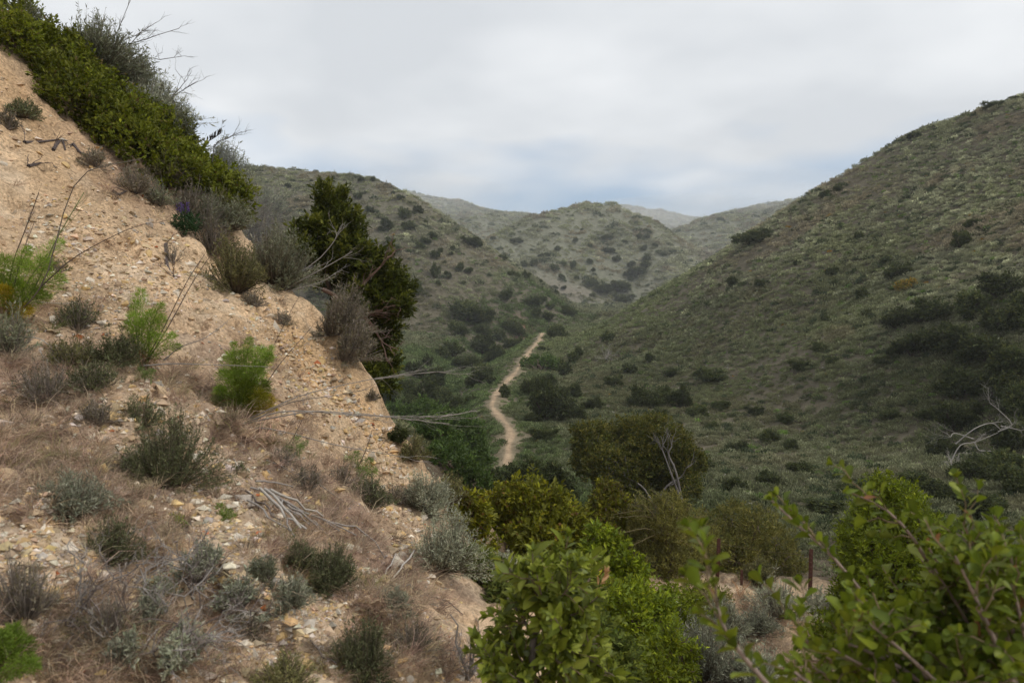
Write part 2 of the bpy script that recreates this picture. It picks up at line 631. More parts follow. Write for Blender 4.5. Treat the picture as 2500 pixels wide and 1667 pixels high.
def spots(lst):
    p = hit([s[0] for s in lst], [s[1] for s in lst])
    return [(q[0], q[1], s[2]) for q, s in zip(p, lst) if not np.isnan(q[0])]


LITTER_SPOTS = spots([(60, 1020, .5), (160, 1100, .5), (240, 1250, .35), (90, 1180, .4), (620, 960, .5), (700, 1120, .6), (800, 1250, .55), (880, 1350, .45), (960, 1500, .35),
                      (1000, 1420, .4), (450, 930, .4), (200, 900, .5), (60, 900, .5), (330, 1230, .3), (750, 1300, .4), (520, 1180, .25), (100, 1560, .3),
                      (480, 1560, .3), (820, 1160, .4), (330, 410, .7), (250, 300, .6)])
PALE_SPOTS = spots([(290, 1040, .25), (520, 1130, .35), (560, 1250, .35), (600, 1320, .3), (690, 1180, .3), (100, 1360, .3), (700, 1500, .35), (600, 1440, .3), (950, 1150, .5),
                    (900, 1100, .5), (450, 1300, .25), (780, 1560, .3), (1120, 1560, .25)])
OCHRE_SPOTS = spots([(870, 980, .7), (930, 1050, .6), (780, 900, .5), (100, 300, .7)])


def mask(x, y, sp):
    out = np.zeros(x.shape)
    for a, b, s in sp:
        out = np.maximum(out, np.exp(-((x - a) ** 2 + (y - b) ** 2) / (2 * s * s)))
    return out


def soil_col(x, y):
    c = np.empty(x.shape + (3,))
    c[:] = DIRT
    nz = fbm(x / .5, y / .5, 3, 91)[..., None] * .5 + .5
    c = c * (1 + .30 * fbm(x / .9, y / .9, 4, 92))[..., None]
    w = sstep(.12, .5, fbm(x / .35, y / .5, 3, 93))[..., None] * .45
    c = c * (1 - w) + np.array([.36, .24, .145]) * w
    w = sstep(.15, .5, fbm(x / .6 + 4, y / .4, 3, 94))[..., None] * .5
    c = c * (1 - w) + PALE * w
    w = np.clip(mask(x, y, PALE_SPOTS)[..., None] * 1.3 * nz, 0, 1)
    c = c * (1 - w) + PALE * w
    w = np.clip(mask(x, y, OCHRE_SPOTS)[..., None] * 1.1 * nz, 0, 1)
    c = c * (1 - w) + OCHRE * w
    w = np.clip(mask(x, y, LITTER_SPOTS)[..., None] * 1.5 * nz, 0, 1)
    c = c * (1 - w) + LITTER * w
    return c


near = GR < 30
GC = np.empty(GX.shape + (3,))
e_d, _, e_s = seg_dist(GX[near], GY[near], EDGE3)
nc = soil_col(GX[near], GY[near])
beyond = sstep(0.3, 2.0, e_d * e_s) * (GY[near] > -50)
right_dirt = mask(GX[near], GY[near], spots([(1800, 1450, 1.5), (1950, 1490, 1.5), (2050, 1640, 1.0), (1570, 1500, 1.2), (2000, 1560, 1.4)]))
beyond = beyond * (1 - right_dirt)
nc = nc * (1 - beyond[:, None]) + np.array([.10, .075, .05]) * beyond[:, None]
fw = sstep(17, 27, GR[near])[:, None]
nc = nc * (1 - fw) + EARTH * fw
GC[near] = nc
far = ~near
fx, fy = GX[far], GY[far]
base = np.empty(fx.shape + (3,))
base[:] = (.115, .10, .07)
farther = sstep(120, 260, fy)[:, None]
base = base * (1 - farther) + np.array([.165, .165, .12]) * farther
# browner bare flanks low on the left and central hills
lb = fbm(fx / 60, fy / 60, 4, 201)
zf = GZ[far]
brown = sstep(17, 1, zf) * sstep(-12, -4, zf) * (fy > 140) * sstep(-0.35, 0.2, lb)
base = base * (1 - brown[:, None]) + np.array([.20, .165, .135]) * brown[:, None]
td, _, _ = seg_dist(fx, fy, TRAIL)
tw = 0.13 + 0.0010 * fy + 0.20 * fbm(fx / 2, fy / 2, 2, 9)
trail = sstep(tw + .3, tw - .1, td)
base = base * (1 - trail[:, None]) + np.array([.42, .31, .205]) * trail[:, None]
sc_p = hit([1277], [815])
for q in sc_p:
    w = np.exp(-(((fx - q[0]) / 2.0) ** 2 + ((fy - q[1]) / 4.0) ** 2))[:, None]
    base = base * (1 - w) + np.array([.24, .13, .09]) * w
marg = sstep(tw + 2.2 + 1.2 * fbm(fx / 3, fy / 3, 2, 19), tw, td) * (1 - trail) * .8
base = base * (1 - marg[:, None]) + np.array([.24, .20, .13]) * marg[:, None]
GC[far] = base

Cflat = GC.reshape(-1, 3)
for o, u in GROUND:
    at_ = o.data.attributes.new('col', 'FLOAT_COLOR', 'POINT')
    c4 = np.ones((len(u), 4), np.float32)
    c4[:, :3] = Cflat[u]
    at_.data.foreach_set('color', c4.ravel())

# ================================================================== plants: geometry builders
def unit(v):
    return v / (np.linalg.norm(v, axis=-1, keepdims=True) + 1e-12)


def rdirs(n):
    return unit(RNG.normal(size=(n, 3)))


class Geo:
    def __init__(self):
        self.v, self.t, self.q, self.c, self.n = [], [], [], [], 0

    def add(self, v, c, t=None, q=None):
        v = np.asarray(v, float).reshape(-1, 3)
        self.v.append(v)
        self.c.append(np.broadcast_to(np.asarray(c, float), (len(v), 3)))
        if t is not None:
            self.t.append(np.asarray(t) + self.n)
        if q is not None:
            self.q.append(np.asarray(q) + self.n)
        self.n += len(v)

    def leaves(self, p, d, nrm, L, W, col, fold=0.25):
        """Folded pointed leaves, two triangles each."""
        n = len(p)
        d = unit(d)
        s_ = unit(np.cross(d, nrm))
        nn = np.cross(s_, d)
        L, W = np.broadcast_to(L, n)[:, None], np.broadcast_to(W, n)[:, None]
        m = p + d * L * .5 + nn * W * fold
        v = np.stack([p, m + s_ * W * .5, p + d * L, m - s_ * W * .5], 1)
        b = np.arange(n)[:, None] * 4
        col = np.repeat(np.broadcast_to(col, (n, 3)), 4, 0)
        self.add(v, col, t=np.concatenate([b + [0, 1, 2], b + [0, 2, 3]], 0))

    def blades(self, p, d, L, W, col, droop=0.4, tipcol=None):
        """Thin bent blades, three triangles each."""
        n = len(p)
        d = unit(d)
        s_ = unit(np.cross(d, RNG.normal(size=(n, 3))))
        L, W = np.broadcast_to(L, n)[:, None], np.broadcast_to(W, n)[:, None]
        bend = RNG.normal(size=(n, 3)) * droop * .5 + np.array([0, 0, -droop])
        m = p + d * L * .5
        tip = m + unit(d + bend) * L * .5
        v = np.stack([p - s_ * W * .5, p + s_ * W * .5, m + s_ * W * .4, m - s_ * W * .4, tip], 1)
        b = np.arange(n)[:, None] * 5
        c = np.broadcast_to(col, (n, 3))
        cc = np.repeat(c[:, None], 5, 1).copy()
        if tipcol is not None:
            cc[:, 4] = tipcol
            cc[:, 2:4] = .5 * (cc[:, 2:4] + np.broadcast_to(tipcol, (n, 3))[:, None])
        self.add(v, cc.reshape(-1, 3), t=b + [2, 3, 4], q=None)
        self.q.append(b + [0, 1, 2, 3] + self.n - n * 5)

    def tube(self, pts, rad, col, sides=5):
        pts = np.asarray(pts, float)
        k = len(pts)
        rad = np.broadcast_to(rad, k)
        tan = unit(np.gradient(pts, axis=0))
        ref = np.array([0.31, 0.2, 0.93]) if abs(tan[0][2]) < .9 else np.array([1., 0.1, 0])
        u = unit(np.cross(tan, ref))
        w = np.cross(tan, u)
        a = np.arange(sides) / sides * 2 * math.pi
        ring = pts[:, None] + rad[:, None, None] * (u[:, None] * np.cos(a)[None, :, None] + w[:, None] * np.sin(a)[None, :, None])
        i = np.arange(k - 1)[:, None] * sides
        j = np.arange(sides)[None]
        j2 = (j + 1) % sides
        q = np.stack([i + j, i + j2, i + sides + j2, i + sides + j], -1).reshape(-1, 4)
        self.add(ring.reshape(-1, 3), col, q=q)
        self.add(pts[-1][None] + tan[-1] * rad[-1], col)
        e = (k - 1) * sides
        base_ = self.n - 1 - k * sides
        self.t.append(np.stack([np.full(sides, self.n - 1), base_ + e + j2[0], base_ + e + j[0]], -1)[:, ::-1])

    def mesh(self, name, mat, origin=(0, 0, 0), smooth=False):
        f = []
        if self.t:
            f.append(np.concatenate(self.t))
        if self.q:
            f.append(np.concatenate(self.q))
        return make_mesh(name, np.concatenate(self.v) - np.asarray(origin), f, mat, np.concatenate(self.c), smooth)

    @property
    def empty(self):
        return self.n == 0


def thing(name, label, cat, loc, group=None):
    o = bpy.data.objects.new(name, None)
    COL.objects.link(o)
    o.empty_display_size = 0.1
    o.location = loc
    o['label'], o['category'] = label, cat
    if group:
        o['group'] = group
    return o


def tag(o, label, cat, group=None):
    o['label'], o['category'] = label, cat
    if group:
        o['group'] = group
    return o


def part(name, geo, mat, root, stuff=False, smooth=False):
    if geo.empty:
        return None
    o = link(name, geo.mesh(name, mat, root.location, smooth), root)
    if stuff:
        o['kind'] = 'stuff'
    return o


def pick(pal, n, var=0.18):
    """n colours from a palette [(rgb, weight), ...] with a little spread."""
    w = np.array([p[1] for p in pal], float)
    c = np.array([p[0] for p in pal])[RNG.choice(len(pal), n, p=w / w.sum())]
    return c * np.exp(RNG.normal(size=(n, 1)) * var) * (1 + RNG.normal(size=(n, 3)) * var * .2)


def wiggle(a, b, n, amp, up=0.0):
    """A crooked line from a to b, bowed upward by up."""
    a, b = np.asarray(a, float), np.asarray(b, float)
    t = np.linspace(0, 1, n)[:, None]
    p = a + (b - a) * t
    L = np.linalg.norm(b - a)
    env = np.sin(t * math.pi)
    p[1:-1] += RNG.normal(size=(n - 2, 3)) * amp * L * .5
    p += env * np.array([0, 0, up * L])
    return p


def spline(ctrl, n):
    """Smooth curve through control points."""
    ctrl = np.asarray(ctrl, float)
    if len(ctrl) < 3:
        return ctrl[0] + (ctrl[-1] - ctrl[0]) * np.linspace(0, 1, n)[:, None]
    t = np.linspace(0, len(ctrl) - 1.0001, n)
    i = np.floor(t).astype(int)
    f = (t - i)[:, None]
    e = np.concatenate([[2 * ctrl[0] - ctrl[1]], ctrl, [2 * ctrl[-1] - ctrl[-2]]])
    p0, p1, p2, p3 = e[i], e[i + 1], e[i + 2], e[np.minimum(i + 3, len(e) - 1)]
    return .5 * (2 * p1 + (p2 - p0) * f + (2 * p0 - 5 * p1 + 4 * p2 - p3) * f ** 2 + (3 * p1 - p0 - 3 * p2 + p3) * f ** 3)


def crown(g, lobes, tips, leaves, L, W, pal, twig=0.14, shell=0.6, young=None, young_p=0.0, up=0.3, flat=1.0):
    """Twigs of leaves over a set of lobes (x, y, z, r); tips per square metre of lobe surface."""
    lob = np.asarray(lobes, float)
    for k, (x, y, z, r) in enumerate(lob):
        n = max(6, int(tips * 4 * math.pi * r * r))
        d = rdirs(n)
        d = d[(d[:, 2] > -.55) | (RNG.random(n) < .3)]
        n = len(d)
        bump = 1 + .22 * vnoise(d[:, 0] * 2.2 + k * 7, d[:, 1] * 2.2 + d[:, 2] * 1.7, 300 + k) + .12 * RNG.normal(size=n)
        p = np.array([x, y, z]) + d * (r * (shell + (1 - shell) * RNG.random(n) ** .6) * bump)[:, None] * np.array([1, 1, flat])
        keep = np.ones(n, bool)
        for j, o in enumerate(lob):
            if j != k:
                keep &= np.linalg.norm(p - o[:3], axis=1) > o[3] * .62
        p, d = p[keep], d[keep]
        n = len(p)
        if n == 0:
            continue
        ax = unit(d * .9 + np.array([0, 0, up]) + RNG.normal(size=(n, 3)) * .35)
        tw = np.exp(RNG.normal(size=n) * .16)
        yg = RNG.random(n) < young_p * np.clip(.4 + d[:, 2], 0, 1.3)
        m = leaves
        pp = np.repeat(p, m, 0)
        aa = np.repeat(ax, m, 0)
        s_ = RNG.random(n * m)
        pp = pp - aa * (s_ * twig)[:, None] + RNG.normal(size=pp.shape) * L * .18
        dd = aa * (1.0 - .75 * s_)[:, None] + rdirs(n * m) * .75
        nn = np.array([0, 0, .6]) + aa * .5 + RNG.normal(size=pp.shape) * .35
        c = pick(pal, n * m, .14) * np.repeat(tw, m)[:, None]
        if young is not None:
            ym = np.repeat(yg, m) & (s_ < .75)
            c[ym] = np.asarray(young) * np.exp(RNG.normal(size=(ym.sum(), 1)) * .12)
        ll = L * np.exp(RNG.normal(size=n * m) * .2)
        g.leaves(pp, dd, nn, ll, ll * W, c)


def limbs(g, base, lobes, r0, col, amp=.10, per=2, sides=5):
    """Trunk and limbs reaching into the lobes."""
    base = np.asarray(base, float)
    for x, y, z, r in lobes:
        c = np.array([x, y, z])
        pts = wiggle(base, c, 7, amp, .06)
        g.tube(pts, np.linspace(r0, r0 * .35, 7), col * np.exp(RNG.normal() * .1), sides)
        for _ in range(per):
            e = c + rdirs(1)[0] * r * .85 * np.array([1, 1, .8])
            q = wiggle(pts[4 + RNG.integers(0, 2)], e, 5, amp, .05)
            g.tube(q, np.linspace(r0 * .4, r0 * .1, 5), col, 4)


def rand_lobes(c, rx, h, n, rl):
    """n lobes filling a dome of radius rx and height h standing on c."""
    out = []
    for i in range(n):
        a, q = RNG.random() * 2 * math.pi, math.sqrt(RNG.random()) * .68
        zz = h * (.28 + .5 * RNG.random() * math.sqrt(max(0, 1 - q * q)))
        out.append((c[0] + rx * q * math.cos(a), c[1] + rx * q * math.sin(a), c[2] + zz, rl * (.75 + .5 * RNG.random())))
    return out


def sage(g_leaf, g_stem, base, r, h, stems, leaves, L, W, pal, stemcol, lean=(0, 0, 0), dead=0.0, start=.35, spread=1.0):
    """Dome of fine upcurved stems set with narrow leaves."""
    base = np.asarray(base, float)
    n = stems
    a = RNG.random(n) * 2 * math.pi
    q = np.sqrt(RNG.random(n)) * spread
    ph, lob_ = RNG.random() * 6.283, 1 + .28 * np.sin(a * 2 + RNG.random() * 6.283) + .22 * np.sin(a * 3 + RNG.random() * 6.283)
    q = q * lob_ * np.exp(RNG.normal(size=n) * .16)
    h = h * (1 + .25 * np.cos(a - ph) * q) * np.exp(RNG.normal(size=n) * .14)
    tipx = base + np.stack([r * q * np.cos(a), r * q * np.sin(a), h * np.clip(1 - .55 * q ** 2.2, .12, 1) * (.6 + .5 * RNG.random(n))], -1) + np.asarray(lean) * np.mean(h)
    root = base + np.stack([.12 * r * np.cos(a), .12 * r * np.sin(a), np.full(n, -.02)], -1)
    mid = root + (tipx - root) * np.array([.62, .62, .38]) + RNG.normal(size=(n, 3)) * r * .05
    t = np.array([0, .25, .5, .75, 1.0])
    B = ((1 - t) ** 2)[None, :, None] * root[:, None] + (2 * t * (1 - t))[None, :, None] * mid[:, None] + (t ** 2)[None, :, None] * tipx[:, None]
    side = unit(np.cross(tipx - root, RNG.normal(size=(n, 3))))
    wd = np.array([1, .85, .7, .5, .2]) * max(W * .55, .0022)
    v = np.concatenate([B - side[:, None] * wd[None, :, None], B + side[:, None] * wd[None, :, None]], 1)      # n,10,3
    b = np.arange(n)[:, None] * 10
    qd = np.concatenate([b + [i, i + 1, i + 6, i + 5] for i in range(4)], 0)
    sc_ = np.asarray(stemcol) * np.exp(RNG.normal(size=(n, 1)) * .2)
    g_stem.add(v, np.repeat(sc_, 10, 0), q=qd)
    live = RNG.random(n) > dead
    nl = int(live.sum())
    if nl == 0 or leaves == 0:
        return
    m = leaves
    tt = start + (1 - start) * RNG.random((nl, m)) ** .8
    R, M, T = root[live][:, None], mid[live][:, None], tipx[live][:, None]
    tt3 = tt[..., None]
    p = (1 - tt3) ** 2 * R + 2 * tt3 * (1 - tt3) * M + tt3 ** 2 * T
    tan = unit(2 * (1 - tt3) * (M - R) + 2 * tt3 * (T - M))
    d = unit(tan * .75 + rdirs(nl * m).reshape(nl, m, 3) * .75)
    c = pick(pal, nl * m, .15) * np.repeat(np.exp(RNG.normal(size=nl) * .15), m)[:, None]
    ll = (L * np.exp(RNG.normal(size=nl * m) * .25))
    g_leaf.leaves(p.reshape(-1, 3), d.reshape(-1, 3), rdirs(nl * m), ll, ll * (W / L), c, .15)


def twigs(g, base, direc, L, r, depth, col, spread=.55, kids=3, amp=.08):
    """Bare forking twigs."""
    base = np.asarray(base, float)
    end = base + unit(np.asarray(direc, float)) * L
    pts = wiggle(base, end, 5, amp, 0)
    g.tube(pts, np.linspace(r, r * .5, 5), col * np.exp(RNG.normal() * .12), 4 if depth else 3)
    if depth > 0:
        for _ in range(kids):
            k = RNG.integers(1, 5)
            nd = unit(unit(np.asarray(direc, float)) + RNG.normal(size=3) * spread)
            twigs(g, pts[k], nd, L * (.45 + .3 * RNG.random()), r * .6, depth - 1, col, spread, kids, amp)


def fennel_frond(g, base, tip, width, col, tipcol, n):
    """A feathery frond: a rachis with threadlike leaflets."""
    pts = spline([base, base + (tip - base) * .55 + np.array([0, 0, .10 * np.linalg.norm(tip - base)]), tip], 8)
    ax = unit(tip - base)
    t = RNG.random(n) ** .7
    i = np.minimum((t * 7).astype(int), 6)
    f = (t * 7 - i)[:, None]
    p = pts[i] * (1 - f) + pts[i + 1] * f
    reach = width * (.35 + .65 * np.sin(np.clip(t * 1.05, 0, 1) * math.pi) ** .7)
    o = rdirs(n)
    o = o - (o @ ax)[:, None] * ax * .6
    q = p + o * (reach * RNG.random(n) ** .6)[:, None]
    d = unit(o * .8 + ax * .7 + RNG.normal(size=(n, 3)) * .5)
    w = np.clip(t * .8 + RNG.normal(size=n) * .25, 0, 1)[:, None]
    c = (np.asarray(col) * (1 - w) + np.asarray(tipcol) * w) * np.exp(RNG.normal(size=(n, 1)) * .18)
    ll = width * .42 * np.exp(RNG.normal(size=n) * .3)
    g.leaves(q, d, rdirs(n), ll, np.maximum(ll * .06, .0028), c, .0)
    return pts


PAL = {
    'sage': [((.21, .22, .14), 5), ((.27, .275, .195), 2), ((.15, .15, .085), 3)],
    'sage_olive': [((.20, .19, .075), 5), ((.26, .24, .11), 2), ((.13, .125, .055), 3)],
    'sage_pale': [((.32, .33, .235), 5), ((.40, .405, .30), 2), ((.25, .255, .17), 2)],
    'sage_brown': [((.20, .17, .125), 5), ((.25, .22, .17), 2), ((.15, .135, .075), 3)],
    'sage_dark': [((.125, .135, .065), 5), ((.17, .18, .10), 2), ((.085, .09, .04), 3)],
    'green': [((.125, .145, .012), 6), ((.18, .20, .016), 3), ((.075, .088, .010), 3), ((.15, .11, .035), .6)],
    'dark_green': [((.055, .075, .016), 6), ((.085, .105, .020), 2), ((.038, .05, .013), 3)],
    'tree': [((.068, .082, .012), 6), ((.105, .12, .016), 3), ((.045, .055, .010), 3)],
    'sumac': [((.200, .205, .016), 5), ((.30, .28, .022), 2), ((.135, .14, .014), 4), ((.20, .12, .035), .7)],
    'bright': [((.19, .235, .014), 5), ((.26, .30, .02), 2), ((.125, .155, .012), 3)],
    'lush': [((.095, .150, .035), 5), ((.13, .19, .045), 2), ((.07, .11, .028), 3)],
    'dusty': [((.185, .172, .040), 5), ((.25, .225, .06), 2), ((.115, .11, .028), 3)],
    'hill_oak': [((.066, .082, .028), 6), ((.095, .108, .036), 2), ((.046, .056, .022), 3)],
}
GREYWOOD, BROWNWOOD, DARKWOOD, PALEWOOD = (np.array(c) for c in ((.27, .245, .225), (.13, .095, .07), (.06, .045, .035), (.42, .385, .345)))


# ================================================================== scrub cover (nobody could count it)
def scrub_variants(n, kind, fine=False):
    out = []
    lib = bpy.data.collections.new(kind + '_library')
    for i in range(n):
        g = Geo()
        m = 230 if fine else 130
        if kind == 'sage_scrub':
            d = rdirs(m)
            d[:, 2] = np.abs(d[:, 2])
            lump = 1 + .35 * vnoise(d[:, 0] * 2 + i * 5, d[:, 1] * 2, 90 + i)[:, None]
            p = d * np.array([.42, .42, .36]) * (0.35 + .65 * RNG.random((m, 1)) ** .5) * lump
            ax = unit(d + np.array([0, 0, .8]) + RNG.normal(size=(m, 3)) * .4)
            L = (.12 if fine else .165) * np.exp(RNG.normal(size=m) * .3)
            g.leaves(p, ax, RNG.normal(size=(m, 3)) + d, L, L * .36, np.ones(3) * np.exp(RNG.normal(size=(m, 1)) * .28))
        else:
            m = 46
            a = RNG.random(m) * 6.283
            q = RNG.random(m) * .05
            p = np.stack([q * np.cos(a), q * np.sin(a), np.full(m, -.01)], -1)
            d = np.stack([np.cos(a) * .9, np.sin(a) * .9, .25 + RNG.random(m) * 1.1], -1) + RNG.normal(size=(m, 3)) * .35
            g.blades(p, d, .15 * np.exp(RNG.normal(size=m) * .35), .0032, np.ones(3) * np.exp(RNG.normal(size=(m, 1)) * .25), .6)
        o = bpy.data.objects.new(kind + '_clump', g.mesh(kind + '_clump', M_SCRUB if kind == 'sage_scrub' else M_GRASS))
        lib.objects.link(o)
        out.append(o)
    return lib


def scatter(name, pts, rot, scale, tint, lib, nvar):
    me = bpy.data.meshes.new(name)
    me.vertices.add(len(pts))
    me.vertices.foreach_set('co', np.asarray(pts, np.float32).ravel())
    for k, v, tp in (('rot', rot, 'FLOAT_VECTOR'), ('scl', scale, 'FLOAT_VECTOR')):
        a = me.attributes.new(k, tp, 'POINT')
        a.data.foreach_set('vector', np.asarray(v, np.float32).ravel())
    a = me.attributes.new('tint', 'FLOAT_COLOR', 'POINT')
    c = np.ones((len(pts), 4), np.float32)
    c[:, :3] = tint
    a.data.foreach_set('color', c.ravel())
    a = me.attributes.new('var', 'INT', 'POINT')
    a.data.foreach_set('value', RNG.integers(0, nvar, len(pts)).astype(np.int32))
    o = link(name, me, kind='stuff')
    ng = bpy.data.node_groups.new(name, 'GeometryNodeTree')
    ng.interface.new_socket('Geometry', in_out='INPUT', socket_type='NodeSocketGeometry')
    ng.interface.new_socket('Geometry', in_out='OUTPUT', socket_type='NodeSocketGeometry')
    n, l = ng.nodes, ng.links
    gi, go = n.new('NodeGroupInput'), n.new('NodeGroupOutput')
    ci = n.new('GeometryNodeCollectionInfo')
    ci.inputs['Collection'].default_value = lib
    ci.inputs['Separate Children'].default_value = True
    ci.inputs['Reset Children'].default_value = True
    ip = n.new('GeometryNodeInstanceOnPoints')
    ip.inputs['Pick Instance'].default_value = True

    def named(nm, tp):
        q = n.new('GeometryNodeInputNamedAttribute')
        q.data_type = tp
        q.inputs['Name'].default_value = nm
        return q.outputs['Attribute']
    l.new(gi.outputs[0], ip.inputs['Points'])
    l.new(ci.outputs[0], ip.inputs['Instance'])
    l.new(named('var', 'INT'), ip.inputs['Instance Index'])
    e2r = n.new('FunctionNodeEulerToRotation')
    l.new(named('rot', 'FLOAT_VECTOR'), e2r.inputs[0])
    l.new(e2r.outputs[0], ip.inputs['Rotation'])
    l.new(named('scl', 'FLOAT_VECTOR'), ip.inputs['Scale'])
    l.new(ip.outputs[0], go.inputs[0])
    md = o.modifiers.new('scatter', 'NODES')
    md.node_group = ng
    return o


def hill_scrub():
    el = GZ / GR
    run = np.maximum.accumulate(np.where(GR < 22, -9, el), 0)      # what only the near bank hides still gets its cover
    seen = el >= np.concatenate([np.full((1, na), -9), run[:-1]], 0) - 0.9 / np.maximum(GR, 1) - .004
    inview = (np.abs(np.arctan2(GX, GY)) < math.radians(39)) & (GR > 19) & (GR < 760)
    dr = np.gradient(rr)[:, None]
    da = np.gradient(az)[None]
    size = np.clip(GR * .0060, .5, 2.3)
    dens = GR * dr * da / size ** 2
    d_e, _, s_e = seg_dist(GX, GY, EDGE3)
    onbank = ((d_e * s_e) < .8) & (GR < 30)
    w = dens * seen * inview * ~onbank
    d_t, _, _ = seg_dist(GX, GY, TRAIL)
    w = w * (d_t > .45 + .002 * GY)
    # bare brown flanks and thin patches carry less
    patch = fbm(GX / 14, GY / 14, 3, 400)
    brown = sstep(17, 1, GZ) * sstep(-12, -4, GZ) * (GY > 140) * sstep(-.35, .2, fbm(GX / 60, GY / 60, 4, 201))
    w = w * (1 - .55 * brown) * (.42 + .85 * sstep(-.45, .3, patch))
    w = w * (.35 + .65 * sstep(.6, 2.6, d_t)) * (1 + .9 * sstep(130, 60, GR))
    w *= np.where(GR < 30, sstep(19, 26, GR), 1)
    n = int(w.sum() * 1.55)
    n = min(n, 210000)
    k = RNG.choice(w.size, n, p=(w / w.sum()).ravel())
    r = GR.ravel()[k] * (1 + (RNG.random(n) - .5) * .012)
    a = np.arctan2(GX, GY).ravel()[k] + (RNG.random(n) - .5) * math.radians(.16)
    x, y = r * np.sin(a), r * np.cos(a)
    z = ground_z(x, y)
    s = np.clip(r * .0060, .5, 2.3) * np.clip(np.exp(RNG.normal(size=n) * .42), .45, 1.8) * (1 + .35 * fbm(x / 9, y / 9, 2, 402))
    g1, g2 = fbm(x / 16, y / 16, 3, 410), fbm(x / 5 + 9, y / 5, 2, 411)
    tint = np.array([.30, .30, .195]) * np.exp(RNG.normal(size=(n, 1)) * (.26 - .13 * sstep(120, 240, r))[:, None])
    bl = sstep(-.1, .5, g1 + .5 * RNG.normal(size=n) * .4)[:, None]
    tint = tint * (1 - .6 * bl) + np.array([.19, .205, .085]) * .6 * bl
    br = (sstep(.0, .5, g2) * .6)[:, None]
    tint = tint * (1 - br) + np.array([.28, .215, .155]) * br
    bw = brown.ravel()[k][:, None] * .75
    tint = tint * (1 - bw) + np.array([.27, .225, .185]) * np.exp(RNG.normal(size=(n, 1)) * .25) * bw
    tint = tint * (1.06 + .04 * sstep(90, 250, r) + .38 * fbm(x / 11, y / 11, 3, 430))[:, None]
    u = RNG.random(n)
    nearer = r < 170
    low = np.clip((2 - z) / 9, 0, 1)                      # greener along the bottom of the canyon
    tint = tint * (1 - .62 * low[:, None]) + np.array([.13, .145, .065]) * .62 * low[:, None]
    m = (u < .045) & nearer
    tint[m] = np.array([.14, .22, .05]) * np.exp(RNG.normal(size=(m.sum(), 1)) * .2)
    s[m] *= .8
    m = (u > .045) & (u < .075) & nearer & (r < 90)
    tint[m] = np.array([.5, .48, .43])
    s[m] *= .38
    m = (u > .075) & (u < .079) & nearer
    tint[m] = np.array([.36, .21, .02])
    s[m] *= .6
    m = (u > .08) & (u < .16)
    tint[m] = np.array([.07, .09, .045])
    s[m] *= 1.1
    rot = np.stack([RNG.normal(size=n) * .15, RNG.normal(size=n) * .15, RNG.random(n) * 6.283], -1)
    scl = np.stack([s * 1.1, s * 1.1, s * (.75 + .35 * RNG.random(n))], -1)
    cd, _, _ = seg_dist(x, y, CREEK)
    lush = sstep(13, 4, cd + 5 * fbm(x / 7, y / 7, 2, 420)) * (r > 26) * (r < 170)
    tint = tint * (1 - .8 * lush[:, None]) + np.array([.115, .165, .055]) * np.exp(RNG.normal(size=(n, 1)) * .25) * .8 * lush[:, None]
    s = s * (1 + .7 * lush * RNG.random(n)) * (1 + .35 * bl[:, 0])
    gx, gy, _ = P(1500, 830, 120)
    spur = np.exp(-(((x - gx) / 16) ** 2 + ((y - gy) / 28) ** 2))[:, None] * .55
    tint = tint * (1 - spur) + np.array([.19, .225, .09]) * np.exp(RNG.normal(size=(n, 1)) * .25) * spur
    print('scrub', n)
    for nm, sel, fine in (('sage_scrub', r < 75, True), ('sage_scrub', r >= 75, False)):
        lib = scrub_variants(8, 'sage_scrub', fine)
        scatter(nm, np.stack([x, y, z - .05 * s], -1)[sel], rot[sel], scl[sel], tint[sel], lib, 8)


hill_scrub()
import bmesh


# ================================================================== haze over the canyon
def haze():
    lo, hi = float(GZ.min()) - 1.0, float(GZ.max()) + 6.0
    R_ = 1540.0
    v = [(sx * R_, sy * R_, z) for z in (lo, hi) for sx, sy in ((-1, -1), (1, -1), (1, 1), (-1, 1))]
    q = [[3, 2, 1, 0], [4, 5, 6, 7], [0, 1, 5, 4], [1, 2, 6, 5], [2, 3, 7, 6], [3, 0, 4, 7]]
    m, n, l, out = mat_new('haze_air')
    pv = N(n, 'ShaderNodeVolumePrincipled')
    pv.inputs['Color'].default_value = (.92, .96, 1.0, 1)
    pv.inputs['Density'].default_value = HAZE
    pv.inputs['Anisotropy'].default_value = 0.2
    l.new(pv.outputs[0], out.inputs['Volume'])
    link('haze', make_mesh('haze', v, [q], m), kind='stuff')


HAZE = 0.00042
haze()


def mist(px, py, d, rx, ry, rz, dens):
    """A thin bank of low cloud brushing the far ridges."""
    bm_ = bmesh.new()
    bmesh.ops.create_icosphere(bm_, subdivisions=3, radius=1)
    me = bpy.data.meshes.new('mist')
    bm_.to_mesh(me)
    bm_.free()
    m, n, l, out = mat_new('mist_air')
    pv = N(n, 'ShaderNodeVolumePrincipled')
    pv.inputs['Color'].default_value = (.97, .98, 1.0, 1)
    pv.inputs['Density'].default_value = dens
    l.new(pv.outputs[0], out.inputs['Volume'])
    me.materials.append(m)
    o = link('mist', me, kind='stuff')
    o.location = P(px, py, d)
    o.scale = (rx, ry, rz)


mist(1640, 520, 520, 75, 90, 9, .0035)
mist(1010, 480, 430, 60, 80, 12, .0022)
mist(1900, 470, 450, 70, 60, 12, .002)
mist(1420, 560, 600, 330, 150, 70, .0007)


